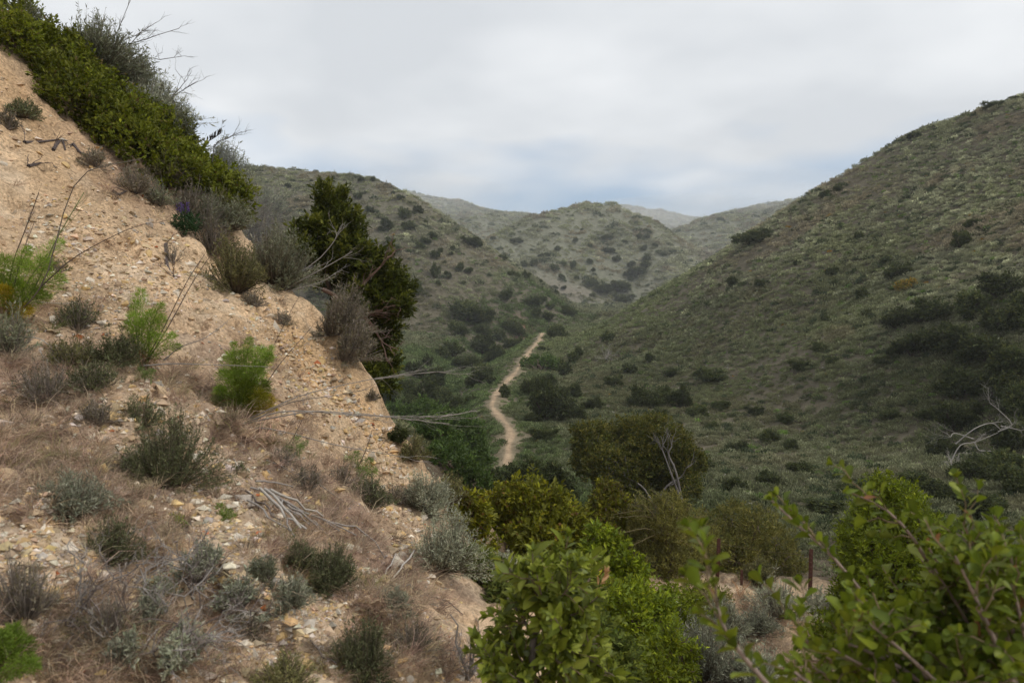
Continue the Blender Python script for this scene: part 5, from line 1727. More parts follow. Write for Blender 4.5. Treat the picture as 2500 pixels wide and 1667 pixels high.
STICKS = [((612, 1213), (802, 1330), 'topmost grey stick across the pile'), ((640, 1222), (770, 1285), 'pale thick stick on the pile'), ((636, 1222), (735, 1322), 'pale stick on the left side of the pile'), ((648, 1228), (748, 1330), 'pale stick running down the middle of the pile'),
          ((660, 1235), (790, 1300), 'grey stick under the pale thick one'), ((604, 1240), (720, 1330), 'grey stick at the left edge of the pile'), ((700, 1245), (830, 1318), 'thin grey stick at the right edge of the pile'),
          ((668, 1250), (760, 1312), 'short brown stick inside the pile'), ((625, 1208), (716, 1220), 'curved stick at the top end of the pile'), ((690, 1260), (870, 1345), 'long thin stick trailing from the pile to the right'),
          ((600, 1215), (690, 1290), 'dark stick below the left edge of the pile'), ((720, 1270), (800, 1330), 'short grey stick at the bottom end of the pile'), ((680, 1240), (712, 1330), 'steep stick crossing the pile'),
          ((655, 1230), (775, 1318), 'bark stripped stick near the middle of the pile'), ((800, 1310), (940, 1400), 'thin stick on dry grass below the pile'),
          ((1012, 1349), (949, 1436), 'pale straight stick leaning uphill near the silvery sagebrush'), ((966, 1358), (925, 1447), 'darker stick leaning beside the pale straight one'), ((985, 1440), (1070, 1492), 'grey stick lying below the leaning pair'),
          ((1010, 1440), (1130, 1510), 'long dark stick lying on dirt near the toyon foot'), ((98, 862), (136, 988), 'white forked stick on litter at the left'), ((38, 822), (155, 860), 'pale stick lying below the left fennel'), ((88, 745), (216, 748), 'pale level stick right of the left fennel'),
          ((755, 1575), (822, 1632), 'dark stick lying at the bottom of the scree'), ((265, 1400), (302, 1325), 'white bent stick beside the dead shrub'), ((520, 1112), (600, 1168), 'dark thin stick on pale dirt above the pile'), ((650, 1130), (840, 1230), 'long thin stalk lying on the dry grass'),
          ((330, 1655), (395, 1545), 'bare pale stick at the foot of the dead shrub')]
for k, (a, b, lb_) in enumerate(STICKS):
    A, B = at_px(*a)[0], at_px(*b)[0]
    lift = .045 + .014 * (k % 5) if k < 15 else .02
    n_ = 7
    pts = A + (B - A) * np.linspace(0, 1, n_)[:, None]
    gz = ground_z(pts[:, 0], pts[:, 1])
    pts[:, 2] = np.maximum(pts[:, 2], gz) + lift
    pts[1:-1] += RNG.normal(size=(n_ - 2, 3)) * .008
    g = Geo()
    rad = (.0095 if k in (1, 2, 3, 4, 13) else .0065) if k < 15 else (.007 if k == 15 else .005)
    c = PALEWOOD * .95 if ('pale' in lb_ or 'white' in lb_) else GREYWOOD if 'dark' not in lb_ else np.array([.14, .115, .10])
    g.tube(pts, np.linspace(rad, rad * .6, n_), c, 5)
    o = link('dead_stick', g.mesh('dead_stick', M_WOOD, A, True))
    o.location = A
    tag(o, lb_, 'stick', 'dead sticks lying on the slope')
for pts, lb_ in [([(405, 600), (408, 650), (425, 680)], 'dark twisted root on the bare bank left of the olive sagebrush'), ([(60, 352), (100, 350), (140, 345)], 'dark root crossing the dirt, upper left'), ([(130, 370), (150, 345), (160, 370)], 'dark root end beside the brown tuft'),
                 ([(178, 355), (195, 375), (212, 382)], 'dark charred root on the upper dirt'), ([(70, 410), (90, 405), (100, 402)], 'small dark twig on the upper dirt'), ([(275, 470), (290, 478), (310, 470)], 'dark root under the dry tufts')]:
    ctl = [at_px(x, y)[0] + UP * .02 for x, y in pts]
    g = Geo()
    g.tube(spline(ctl, 7), np.linspace(.022, .008, 7), np.array([.10, .08, .075]), 5)
    for _ in range(3):
        twigs(g, ctl[RNG.integers(0, 3)], RNG.normal(size=3) + UP * .3, .16, .006, 1, np.array([.10, .08, .075]), .6, 2)
    o = link('root', g.mesh('root', M_WOOD, ctl[0]))
    o.location = ctl[0]
    tag(o, lb_, 'root')
# bare twiggy shrub left of the near toyon
base, _ = at_px(1140, 1660)
g = Geo()
for e in [(1150, 1560), (1172, 1540), (1100, 1500), (1200, 1560), (1120, 1580)]:
    p1 = P(e[0], e[1], base[1] - .02)
    g.tube(wiggle(base, p1, 6, .06), np.linspace(.007, .003, 6), GREYWOOD * .8, 5)
    for _ in range(5):
        twigs(g, base + (p1 - base) * RNG.random(), RNG.normal(size=3) + UP, .10, .0025, 1, GREYWOOD * .8, .6, 3)
o = link('bare_shrub', g.mesh('bare_shrub', M_WOOD, base))
o.location = base
tag(o, 'bare grey shrub left of the near toyon trunk', 'shrub')


# ================================================================== stones, gravel, dry grass
def stone_material():
    m, n, l, out = mat_new('stone')
    oi = N(n, 'ShaderNodeObjectInfo')
    at = N(n, 'ShaderNodeAttribute', attribute_name='col')
    mul = N(n, 'ShaderNodeMix', data_type='RGBA', blend_type='MULTIPLY')
    mul.inputs['Factor'].default_value = 1
    l.new(oi.outputs['Color'], mul.inputs['A'])
    l.new(at.outputs['Color'], mul.inputs['B'])
    tcn = N(n, 'ShaderNodeTexCoord')
    t = N(n, 'ShaderNodeTexNoise')
    t.inputs['Scale'].default_value = 28
    t.inputs['Detail'].default_value = 5
    l.new(tcn.outputs['Object'], t.inputs['Vector'])
    r = N(n, 'ShaderNodeMapRange')
    r.inputs['From Min'].default_value, r.inputs['From Max'].default_value = .25, .75
    r.inputs['To Min'].default_value, r.inputs['To Max'].default_value = .68, 1.2
    l.new(t.outputs['Fac'], r.inputs['Value'])
    s = N(n, 'ShaderNodeVectorMath', operation='SCALE')
    l.new(mul.outputs['Result'], s.inputs[0])
    l.new(r.outputs[0], s.inputs['Scale'])
    b = N(n, 'ShaderNodeBsdfPrincipled')
    b.inputs['Roughness'].default_value = .9
    b.inputs['Specular IOR Level'].default_value = .2
    l.new(s.outputs[0], b.inputs['Base Color'])
    bp = N(n, 'ShaderNodeBump')
    bp.inputs['Strength'].default_value = .5
    bp.inputs['Distance'].default_value = .006
    l.new(t.outputs['Fac'], bp.inputs['Height'])
    l.new(bp.outputs[0], b.inputs['Normal'])
    l.new(b.outputs[0], out.inputs['Surface'])
    return m


M_STONE = stone_material()
import bmesh


def stone_mesh(flat, npts, roundness=0):
    bm = bmesh.new()
    p = rdirs(npts) * (.8 + .4 * RNG.random((npts, 1))) * np.array([1, .75, flat])
    for q in p:
        bm.verts.new(q * .5)
    bmesh.ops.convex_hull(bm, input=bm.verts)
    bmesh.ops.delete(bm, geom=[v for v in bm.verts if not v.link_faces], context='VERTS')
    if roundness:
        bmesh.ops.bevel(bm, geom=bm.edges[:], offset=.06, segments=1, affect='EDGES')
    me = bpy.data.meshes.new('stone')
    bm.to_mesh(me)
    bm.free()
    a = me.attributes.new('col', 'FLOAT_COLOR', 'POINT')
    a.data.foreach_set('color', np.ones(len(me.vertices) * 4, np.float32))
    me.materials.append(M_STONE)
    return me


STONES = [stone_mesh(f, n_) for f, n_ in ((.7, 13), (.5, 12), (.35, 12), (.6, 15), (.45, 11), (.8, 14), (.3, 10), (.55, 13))]
ROUND = stone_mesh(.55, 26, 1)
DIRTY = (.38, .28, .185)
WHITE, TAN, YELLOW, RUST, GREY = (.62, .545, .44), (.52, .385, .245), (.55, .385, .185), (.40, .135, .05), (.36, .315, .27)


def place_stone(q, size, color, label, group=None, mesh=None, tilt=.5, sink=.28, stretch=(1, 1, 1)):
    base, nrm = q
    me = mesh or STONES[RNG.integers(len(STONES))]
    o = link('stone', me)
    rot = Vector(nrm).to_track_quat('Z', 'Y').to_matrix() @ Euler((RNG.normal() * tilt, RNG.normal() * tilt, RNG.random() * 6.283)).to_matrix()
    o.matrix_world = Matrix.Translation(Vector(base + nrm * size * (.5 * .5 - sink * .5))) @ rot.to_4x4() @ Matrix.Diagonal((size * stretch[0], size * stretch[1], size * stretch[2], 1))
    o.color = tuple(np.clip(np.array(color) * math.exp(RNG.normal() * .08), 0, 1)) + (1,)
    return tag(o, label, 'stone', group)


for px, py, w, c, lb_, st, ms in [
    (688, 1342, 56, YELLOW, 'rounded yellow boulder above the near scree, largest of the smooth ones', (1, .8, .75), 'r'), (725, 1358, 20, TAN, 'tan cobble touching the yellow boulder', (1, 1, 1), 'r'), (174, 1372, 36, (.8, .77, .72), 'bright white flat stone on rubble at the left', (1, .5, .35), None),
    (213, 1136, 24, WHITE, 'tall pale stone in dry grass left of the big sagebrush', (1, 1, 1.2), None), (257, 1122, 20, TAN, 'flat tan chip right of the tall pale stone', (1, .6, .5), None), (484, 1224, 22, WHITE, 'narrow pale stone standing below the big sagebrush', (.7, .6, 1.5), None),
    (497, 1172, 30, WHITE, 'pale split stone right of the big sagebrush', (1, .8, .8), None), (607, 1424, 17, RUST, 'rust red stone beside the pale tuft', (1, 1, .8), None), (736, 1349, 18, RUST, 'rust orange stone right of the yellow boulder', (1, .8, .8), None),
    (501, 839, 20, RUST, 'rust red chip on the bare bank left of the large fennel', (1.2, .8, .6), None), (797, 1443, 22, WHITE, 'white blocky stone under the dark olive bush', (1, 1, 1), None), (741, 1546, 44, YELLOW, 'long tan slab in the scree', (1.2, .5, .35), None),
    (850, 1552, 46, TAN, 'pointed tan rock right of the long slab', (1, .8, 1), None), (640, 1618, 52, WHITE, 'long white rock at the bottom of the scree', (1.4, .6, .6), None), (690, 1616, 34, TAN, 'tan rock touching the long white rock', (1, .9, .8), None),
    (1128, 1598, 34, WHITE, 'white rock by the toyon stem', (1, .8, .9), None), (708, 1508, 26, WHITE, 'white cobble at the left of the scree', (.8, .7, 1), None), (727, 1500, 26, TAN, 'ochre cobble beside the white one', (.8, .7, 1), None),
    (990, 1286, 24, YELLOW, 'yellow standing stone below the pale sagebrush', (.6, .5, 1.3), None), (987, 1342, 24, (.66, .56, .36), 'cream block left of the silvery sagebrush', (1, .8, .8), None), (362, 1235, 22, TAN, 'tan pebble with a dark hollow below the big sagebrush', (1, 1, .9), None),
    (210, 653, 28, TAN, 'square tan block on the bare bank', (1, .9, .9), None), (245, 632, 34, TAN, 'tan ledge stone above the square block', (1.3, .8, .5), None), (195, 732, 38, YELLOW, 'yellow slab on the bank right of the left fennel', (1.3, .7, .5), None),
    (371, 647, 20, WHITE, 'pale diamond shaped stone on the bare bank', (1, .9, .7), None), (382, 720, 22, WHITE, 'pale stone pair above the middle fennel', (1, .9, .7), None), (435, 648, 20, YELLOW, 'ochre stone under the dark twisted root', (1.2, .6, .5), None),
    (40, 195, 40, TAN, 'pale slab at the left edge of the upper dirt', (1.4, .6, .4), None), (122, 312, 22, WHITE, 'pale chip on the upper dirt', (1, .7, .5), None), (12, 403, 26, WHITE, 'white stone at the left frame edge on the upper dirt', (1, .8, .6), None),
    (190, 588, 24, WHITE, 'white flat stone on the upper bank', (1.4, .6, .3), None), (88, 482, 30, WHITE, 'white splintered stone on the upper bank', (1.4, .4, .3), None), (30, 1250, 22, WHITE, 'white stone at the left frame edge in the rubble', (1, .9, .8), None),
    (285, 1065, 24, YELLOW, 'yellow stone at the top of the pale rubble patch', (1, .8, .5), None), (288, 1098, 28, WHITE, 'white stone at the bottom of the pale rubble patch', (1.2, .8, .6), None), (120, 985, 26, TAN, 'tan stone beside the white forked stick', (1, .8, .6), None),
    (685, 1055, 20, (.75, .7, .62), 'white stone under the fennel stalks', (1, .7, .6), None), (835, 1085, 22, WHITE, 'white stone beside the long grey stalk', (1.2, .7, .6), None), (595, 1248, 26, WHITE, 'pale stone left of the stick pile', (1, .8, .6), None)]:
    q = at_px(px, py)
    place_stone(q, px_m(w, q[0]) * 1.05, c, lb_, None, ROUND if ms == 'r' else None, .25, .2, st)

BANK_POLY = np.array([(0, 150), (150, 260), (300, 400), (430, 510), (560, 640), (700, 740), (800, 860), (860, 930), (950, 1050), (1000, 1150), (1060, 1300), (1080, 1450), (1180, 1667), (0, 1667)], float)


def inside(x, y, pl):
    r = np.zeros(len(x), bool)
    for (x0, y0), (x1, y1) in zip(pl, np.roll(pl, -1, 0)):
        c = (y0 > y) != (y1 > y)
        r ^= c & (x < (x1 - x0) * (y - y0) / (y1 - y0 + 1e-9) + x0)
    return r


SCREE_PX = [(290, 1050, 60), (500, 1150, 60), (570, 1260, 70), (100, 1330, 110), (60, 1400, 90), (480, 1290, 70), (700, 1500, 130), (830, 1480, 90), (620, 1600, 120), (850, 1560, 90), (1100, 1590, 60), (960, 1100, 60), (990, 1300, 60),
            (200, 650, 80), (250, 720, 90), (380, 690, 60), (80, 1500, 80), (450, 1340, 60), (720, 880, 90), (250, 1440, 90), (950, 1420, 60)]


def bank_samples(n, bias):
    out = []
    while len(out) < n:
        x, y = RNG.random(n * 3) * 1200, 130 + RNG.random(n * 3) * 1530
        ok = inside(x, y, BANK_POLY)
        dn = np.zeros(len(x))
        for a, b, s in SCREE_PX:
            dn = np.maximum(dn, np.exp(-((x - a) ** 2 + (y - b) ** 2) / (2 * s * s)))
        ok &= RNG.random(len(x)) < (1 - bias) * (.35 + .65 * (y > 500)) + bias * dn
        for a, b in zip(x[ok], y[ok]):
            q = hit1(a, b)
            if q is not None and 1.2 < q[0][1] < 14:
                out.append((a, b, q))
                if len(out) >= n:
                    break
    return out


KINDS_ = [(WHITE, 'white'), (TAN, 'tan'), (YELLOW, 'ochre yellow'), (GREY, 'greyish'), (RUST, 'rust coloured')]
SHAPES_ = ['chunky', 'angular', 'flat', 'blocky', 'flattish', 'rounded', 'thin', 'lumpy']
STONE_MARKS = [(688, 1342, 'the yellow boulder'), (405, 1120, 'the big dark sagebrush'), (168, 1215, 'the pale sagebrush on dry grass'), (690, 1270, 'the grey stick pile'), (585, 950, 'the large yellow based fennel'), (342, 820, 'the middle fennel'),
               (40, 700, 'the left fennel'), (174, 1372, 'the white flat stone'), (330, 1500, 'the dead shrub'), (800, 1395, 'the dark olive bush by the scree'), (885, 1590, 'the bush with one yellow flower'), (1075, 1330, 'the silvery sagebrush'),
               (1030, 1210, 'the pale sagebrush at the bluff foot'), (290, 1070, 'the pale rubble patch'), (640, 1618, 'the long white rock'), (1128, 1598, 'the white rock by the toyon'), (880, 1150, 'the small bright fennel sprout'), (575, 670, 'the rounded olive sagebrush'),
               (230, 655, 'the square tan block'), (410, 640, 'the dark twisted root'), (190, 840, 'the dark wiry cushion'), (100, 920, 'the white forked stick'), (750, 850, 'the bare cut face'), (60, 285, 'the green tuft on the upper dirt'), (190, 440, 'the upper bare dirt'),
               (30, 1600, 'the green clump in the corner'), (60, 1450, 'the brown frame edge shrub'), (850, 1552, 'the pointed tan rock'), (705, 1470, 'the pale tuft beside the scree'), (950, 1440, 'the leaning pair of sticks'), (545, 1250, 'the tiny sprout on pale rubble')]
for a, b, q in bank_samples(255, .85):
    k = RNG.choice(5, p=[.33, .38, .16, .115, .015])
    d = np.linalg.norm(q[0])
    f_ = math.exp(RNG.normal() * .32)
    m_ = int(RNG.integers(len(STONES)))
    size = d * (23 / F_PX) * f_ * (1.0 if b > 1100 else .8)
    w_ = 'large ' if f_ > 1.3 else 'small ' if f_ < .8 else ''
    place_stone(q, size, KINDS_[k][0], f'{w_}{KINDS_[k][1]} {SHAPES_[m_]} stone {where(a, b, STONE_MARKS)}', 'loose stones on the slope', STONES[m_], .45, .5, (1, 1, .8 + .4 * RNG.random()))


def gravel():
    sm = bank_samples(2700, .8)
    g = Geo()
    oct_v = np.array([[1, 0, 0], [-1, 0, 0], [0, 1, 0], [0, -1, 0], [0, 0, 1], [0, 0, -1]], float)
    oct_f = np.array([[0, 2, 4], [2, 1, 4], [1, 3, 4], [3, 0, 4], [2, 0, 5], [1, 2, 5], [3, 1, 5], [0, 3, 5]])
    # every sample is a little spill of grit
    P0, S0 = [], []
    for a, b, q in sm:
        d = np.linalg.norm(q[0])
        m = 9
        off = RNG.normal(size=(m, 2)) * d * .014
        P0.append(np.stack([q[0][0] + off[:, 0], q[0][1] + off[:, 1]], -1))
        S0.append(np.clip(d * (3.6 / F_PX) * np.exp(RNG.normal(size=m) * .5) * np.where(RNG.random(m) < .14, 2.2, 1) * (1 if b > 900 else .72), .0015, .06))
    xy, s = np.concatenate(P0), np.concatenate(S0)
    z = ground_z(xy[:, 0], xy[:, 1])
    n = len(xy)
    v = oct_v[None] * (.6 + .8 * RNG.random((n, 6, 1)))
    a, b = RNG.random(n) * 6.283, RNG.normal(size=n) * .5
    ca, sa, cb, sb = np.cos(a), np.sin(a), np.cos(b), np.sin(b)
    R_ = np.stack([np.stack([ca, -sa * cb, sa * sb], -1), np.stack([sa, ca * cb, -ca * sb], -1), np.stack([0 * ca, sb, cb], -1)], 1)
    v = np.einsum('nij,nkj->nki', R_, v * np.array([1, .8, .55])) * s[:, None, None]
    v += np.stack([xy[:, 0], xy[:, 1], z + s * .1], -1)[:, None]
    c = pick([(WHITE, 3.2), (TAN, 4), (YELLOW, 2), (GREY, 1.2), (RUST, .06), (DIRTY, 4)], n, .16)
    g.add(v.reshape(-1, 3), np.repeat(c, 6, 0), t=(np.arange(n)[:, None, None] * 6 + oct_f[None]).reshape(-1, 3))
    o = link('gravel', g.mesh('gravel', M_STONE), kind='stuff')
    o.color = (1, 1, 1, 1)


gravel()


def dry_grass():
    spots_ = [(60, 1020, 90), (160, 1110, 90), (240, 1250, 90), (90, 1180, 90), (600, 990, 50), (680, 1120, 90), (800, 1240, 90), (880, 1340, 80), (960, 1500, 60), (1000, 1420, 60), (450, 950, 60), (200, 930, 80), (40, 900, 60), (330, 1240, 60),
              (750, 1300, 60), (520, 1180, 40), (100, 1560, 110), (480, 1600, 120), (820, 1150, 60), (640, 1060, 60), (330, 420, 50), (380, 470, 50), (1000, 1560, 70), (250, 1600, 100), (700, 1350, 60), (400, 1320, 60), (560, 1050, 50), (200, 1180, 80), (930, 1460, 70), (300, 1500, 100),
              (150, 760, 60), (410, 920, 40), (20, 1100, 80), (870, 1640, 80), (1080, 1620, 50), (320, 600, 200), (700, 900, 160)]
    pts, sz = [], []
    for i, (x, y, s) in enumerate(spots_):
        n = int(52 * (s / 70) ** 1.3) if i < len(spots_) - 2 else 45
        for _ in range(n):
            px, py = x + RNG.normal() * s * .75, y + RNG.normal() * s * .6
            if not inside(np.array([px]), np.array([py]), BANK_POLY)[0] and px > 0:
                continue
            q = hit1(px, py)
            if q is None or q[0][1] > 12:
                continue
            pts.append(q[0])
            sz.append((.55 + .5 * RNG.random()) * (.55 + .085 * q[0][1]))
    for x, y, s, n in [(1830, 1470, 36, 70), (2035, 1545, 40, 60), (1950, 1640, 60, 60), (1570, 1500, 30, 30), (1800, 1520, 50, 60), (1900, 1560, 60, 60)]:
        for _ in range(n):
            q = hit1(x + RNG.normal() * s, y + RNG.normal() * s * .5)
            if q is not None:
                pts.append(q[0])
                sz.append(.9 + .5 * RNG.random())
    pts, sz = np.array(pts), np.array(sz)
    n = len(pts)
    print('dry grass', n)
    tint = pick([((.42, .32, .22), 5), ((.32, .22, .16), 3), ((.52, .40, .29), 2), ((.22, .165, .125), 1.8), ((.22, .21, .08), .6)], n, .2)
    rot = np.stack([RNG.normal(size=n) * .25, RNG.normal(size=n) * .25, RNG.random(n) * 6.283], -1)
    scatter('dry_grass', pts, rot, np.stack([sz, sz, sz * (.6 + .4 * RNG.random(n))], -1), tint, scrub_variants(6, 'dry_grass'), 6)


dry_grass()


# ================================================================== fence
def fence():
    posts = [((1977, 1478), 1331, .030), ((1751, 1417), 1308, .030), ((1810, 1428), 1388, .02)]
    b0 = hit1(1977, 1478)[0]
    r = thing('wire_fence', 'old wire fence with rusty metal posts below the slope', 'fence', b0)
    rust = np.array([.085, .038, .028])
    tops = []
    for (px, py), top, rad in posts:
        b = hit1(px, py)[0]
        h = (py - top) * b[1] / F_PX
        g = Geo()
        lean = np.array([RNG.normal() * .01, 0, 0])
        up = UP + lean
        # T section: flange and web
        for w, dd, oy in ((rad * 1.3, .006, 0), (.006, rad * 1.1, rad * .55)):
            v = []
            for k in (-.3, h):
                for sx, sy in ((-1, -1), (1, -1), (1, 1), (-1, 1)):
                    v.append(b + up * k + np.array([sx * w, sy * dd * .5 + oy, 0]))
            g.add(v, rust, q=[[3, 2, 1, 0], [4, 5, 6, 7], [0, 1, 5, 4], [1, 2, 6, 5], [2, 3, 7, 6], [3, 0, 4, 7]])
        for k in np.arange(.15, h - .05, .09):                 # studs
            c0 = b + up * k + np.array([0, -.012, 0])
            g.add([c0 + np.array([sx * .010, sy * .008, sz * .012]) for sz in (-1, 1) for sx, sy in ((-1, -1), (1, -1), (1, 1), (-1, 1))], rust * 1.2,
                  q=[[3, 2, 1, 0], [4, 5, 6, 7], [0, 1, 5, 4], [1, 2, 6, 5], [2, 3, 7, 6], [3, 0, 4, 7]])
        part('post', g, M_WOOD, r)
        tops.append((b, up, h))
    b2 = hit1(2300, 1500)
    end = depth_ground(2330, 13.0)
    for fz in (.55, .9):
        g = Geo()
        ctl = [tops[1][0] + UP * tops[1][2] * fz, tops[0][0] + UP * tops[0][2] * fz, end + UP * .95 * fz]
        pts = []
        for a, b in zip(ctl[:-1], ctl[1:]):
            t = np.linspace(0, 1, 8)[:, None]
            pts.append(a + (b - a) * t - UP * .05 * np.sin(t * math.pi))
        g.tube(np.concatenate([pts[0][:-1], pts[1]]), .0022, np.array([.11, .07, .06]), 4)
        part('wire', g, M_WOOD, r)


fence()
q = hit1(1808, 1462)[0]
g = Geo()
for _ in range(4):
    twigs(g, q, np.array([RNG.normal() * .5, RNG.normal() * .2, 1.0]), .28, .007, 1, np.array([.42, .18, .05]), .5, 3)
o = link('dry_twig', g.mesh('dry_twig', M_WOOD, q))
o.location = q
tag(o, 'orange brown dry twig on the dirt between the fence posts', 'twig')


# ================================================================== near leafy shrubs: single leaves
def leaf_mesh(w, curl, fold, shape, col):
    """Broad leaf, 12 triangles, unit length along +X, upper face +Z."""
    xs = np.array([0, .18, .45, .75, .93, 1.0])
    ws = {'obovate': np.array([.02, .34, .78, 1.0, .62, .0]), 'ovate': np.array([.02, .62, 1.0, .72, .30, .0])}[shape] * w * .5
    ws[-1] = .01
    z = -curl * xs ** 2
    v = []
    for x, ww, zz in zip(xs, ws, z):
        v += [(x, ww, zz + fold * ww), (x, 0, zz), (x, -ww, zz + fold * ww)]
    f = []
    for i in range(5):
        a, b = i * 3, i * 3 + 3
        f += [[a + 1, b + 1, b, a], [a + 2, b + 2, b + 1, a + 1]]
    c = np.repeat(np.asarray(col)[None], len(v), 0) * 1.0
    c[1::3] *= 1.25
    return np.array(v), np.array(f), c


def shrub_leaves(root, pos, axis, normal, length, variants, n_single, name='leaf'):
    """The leaves that show largest become single objects, the rest one mesh."""
    n = len(pos)
    px, py, dep = project(pos + axis * length[:, None] * .5)
    size = length / dep * F_PX
    order = np.argsort(dep)
    cells = {}
    vis = np.zeros(n)
    for i in order:
        if not (-20 < px[i] < 2520 and -20 < py[i] < 1690) or dep[i] < .3:
            continue
        key = (int(px[i] // 16), int(py[i] // 16))
        cells[key] = cells.get(key, 0) + 1
        vis[i] = size[i] * (1.0 if cells[key] <= 2 else .35 if cells[key] <= 4 else .1)
    single = set(np.argsort(-vis)[:n_single].tolist())
    meshes = [make_mesh('leaf', v, [f], M_NEARLEAF, c, True) for v, f, c in variants]
    rest = Geo()
    kind = np.where(RNG.random(n) < .985, RNG.integers(0, max(1, len(variants) - 1), n), len(variants) - 1)
    s_ = unit(np.cross(normal, axis))
    nn = np.cross(axis, s_)
    for i in range(n):
        k = kind[i]
        if i in single:
            o = link(name, meshes[k], root)
            M3 = np.stack([axis[i], s_[i], nn[i]], -1) * length[i]
            o.matrix_local = Matrix(((*M3[0], pos[i][0] - root.location[0]), (*M3[1], pos[i][1] - root.location[1]), (*M3[2], pos[i][2] - root.location[2]), (0, 0, 0, 1)))
    for k, (v, f, c) in enumerate(variants):
        ii = np.array([i for i in range(n) if kind[i] == k and i not in single], int)
        if len(ii) == 0:
            continue
        vv = pos[ii][:, None] + (v[None, :, 0:1] * axis[ii][:, None] + v[None, :, 1:2] * s_[ii][:, None] + v[None, :, 2:3] * nn[ii][:, None]) * length[ii][:, None, None]
        rest.add(vv.reshape(-1, 3), np.tile(c, (len(ii), 1)), q=(np.arange(len(ii))[:, None, None] * len(v) + f[None]).reshape(-1, 4))
    part('foliage', rest, M_NEARLEAF, root, True, True)


M_NEARLEAF = foliage_material('broad_leaf', 0.48, 0.36, 0.25, jitter=0.3)


def leafy_branches(curves, spacing, length, along=.35, angle=.95, side=0, side_len=.12, tuft=5):
    """Leaf positions spiralled along branches (and side shoots); returns arrays and the side shoots."""
    pos, ax, nr_, ln, shoots = [], [], [], [], []

    def dress(c, a0, dens):
        seg = np.linalg.norm(np.diff(c, axis=0), axis=1)
        cum = np.concatenate([[0], np.cumsum(seg)])
        tot = cum[-1]
        d = a0 * tot
        k = RNG.integers(0, 10)
        while d < tot:
            i = min(np.searchsorted(cum, d) - 1, len(seg) - 1) if d > 0 else 0
            i = max(i, 0)
            f = (d - cum[i]) / seg[i]
            p = c[i] + (c[i + 1] - c[i]) * f
            t = unit(c[i + 1] - c[i])
            u = unit(np.cross(t, np.array([.2, .3, 1.0])))
            w = np.cross(t, u)
            a = k * 2.4 + RNG.normal() * .3
            rad = u * math.cos(a) + w * math.sin(a)
            ang = angle * (1 - .45 * (d / tot) ** 3) + RNG.normal() * .18
            dirv = unit(t * math.cos(ang) + rad * math.sin(ang) + UP * .15)
            pos.append(p + rad * .003)
            ax.append(dirv)
            nn = np.cross(np.cross(dirv, t), dirv)
            nr_.append(unit(-nn * -1 + UP * .6 + RNG.normal(size=3) * .25))
            ln.append(length * math.exp(RNG.normal() * .26) * (1 - .35 * max(0, d / tot - .85) / .15))
            d += spacing * dens * math.exp(RNG.normal() * .25)
            k += 1
        t = unit(c[-1] - c[-2])
        for j in range(tuft):
            a = j * 2.4 + RNG.random()
            u = unit(np.cross(t, np.array([.2, .3, 1.0])))
            w = np.cross(t, u)
            dirv = unit(t * .85 + (u * math.cos(a) + w * math.sin(a)) * (.35 + .35 * RNG.random()))
            pos.append(c[-1])
            ax.append(dirv)
            nr_.append(unit(t * .4 - (u * math.cos(a) + w * math.sin(a)) * .9 + UP * .4))
            ln.append(length * (.55 + .35 * RNG.random()))
    for c in curves:
        dress(c, along, 1.0)
        for _ in range(side):
            k = RNG.integers(int(len(c) * along * .8), len(c) - 1)
            t = unit(c[k + 1] - c[k])
            dv = unit(t * .7 + RNG.normal(size=3) * .6 + UP * .25)
            sl = side_len * (.6 + .8 * RNG.random())
            sh = wiggle(c[k], c[k] + dv * sl, 5, .06, .05)
            shoots.append(sh)
            dress(sh, .2, .95)
    return np.array(pos), unit(np.array(ax)), unit(np.array(nr_)), np.array(ln), shoots


def leaf_set(cols, shapes):
    return [leaf_mesh(w * (.9 + .2 * RNG.random()), .10 + .16 * RNG.random(), .15 + .35 * RNG.random(), sh, c) for c in cols for sh, w in shapes]


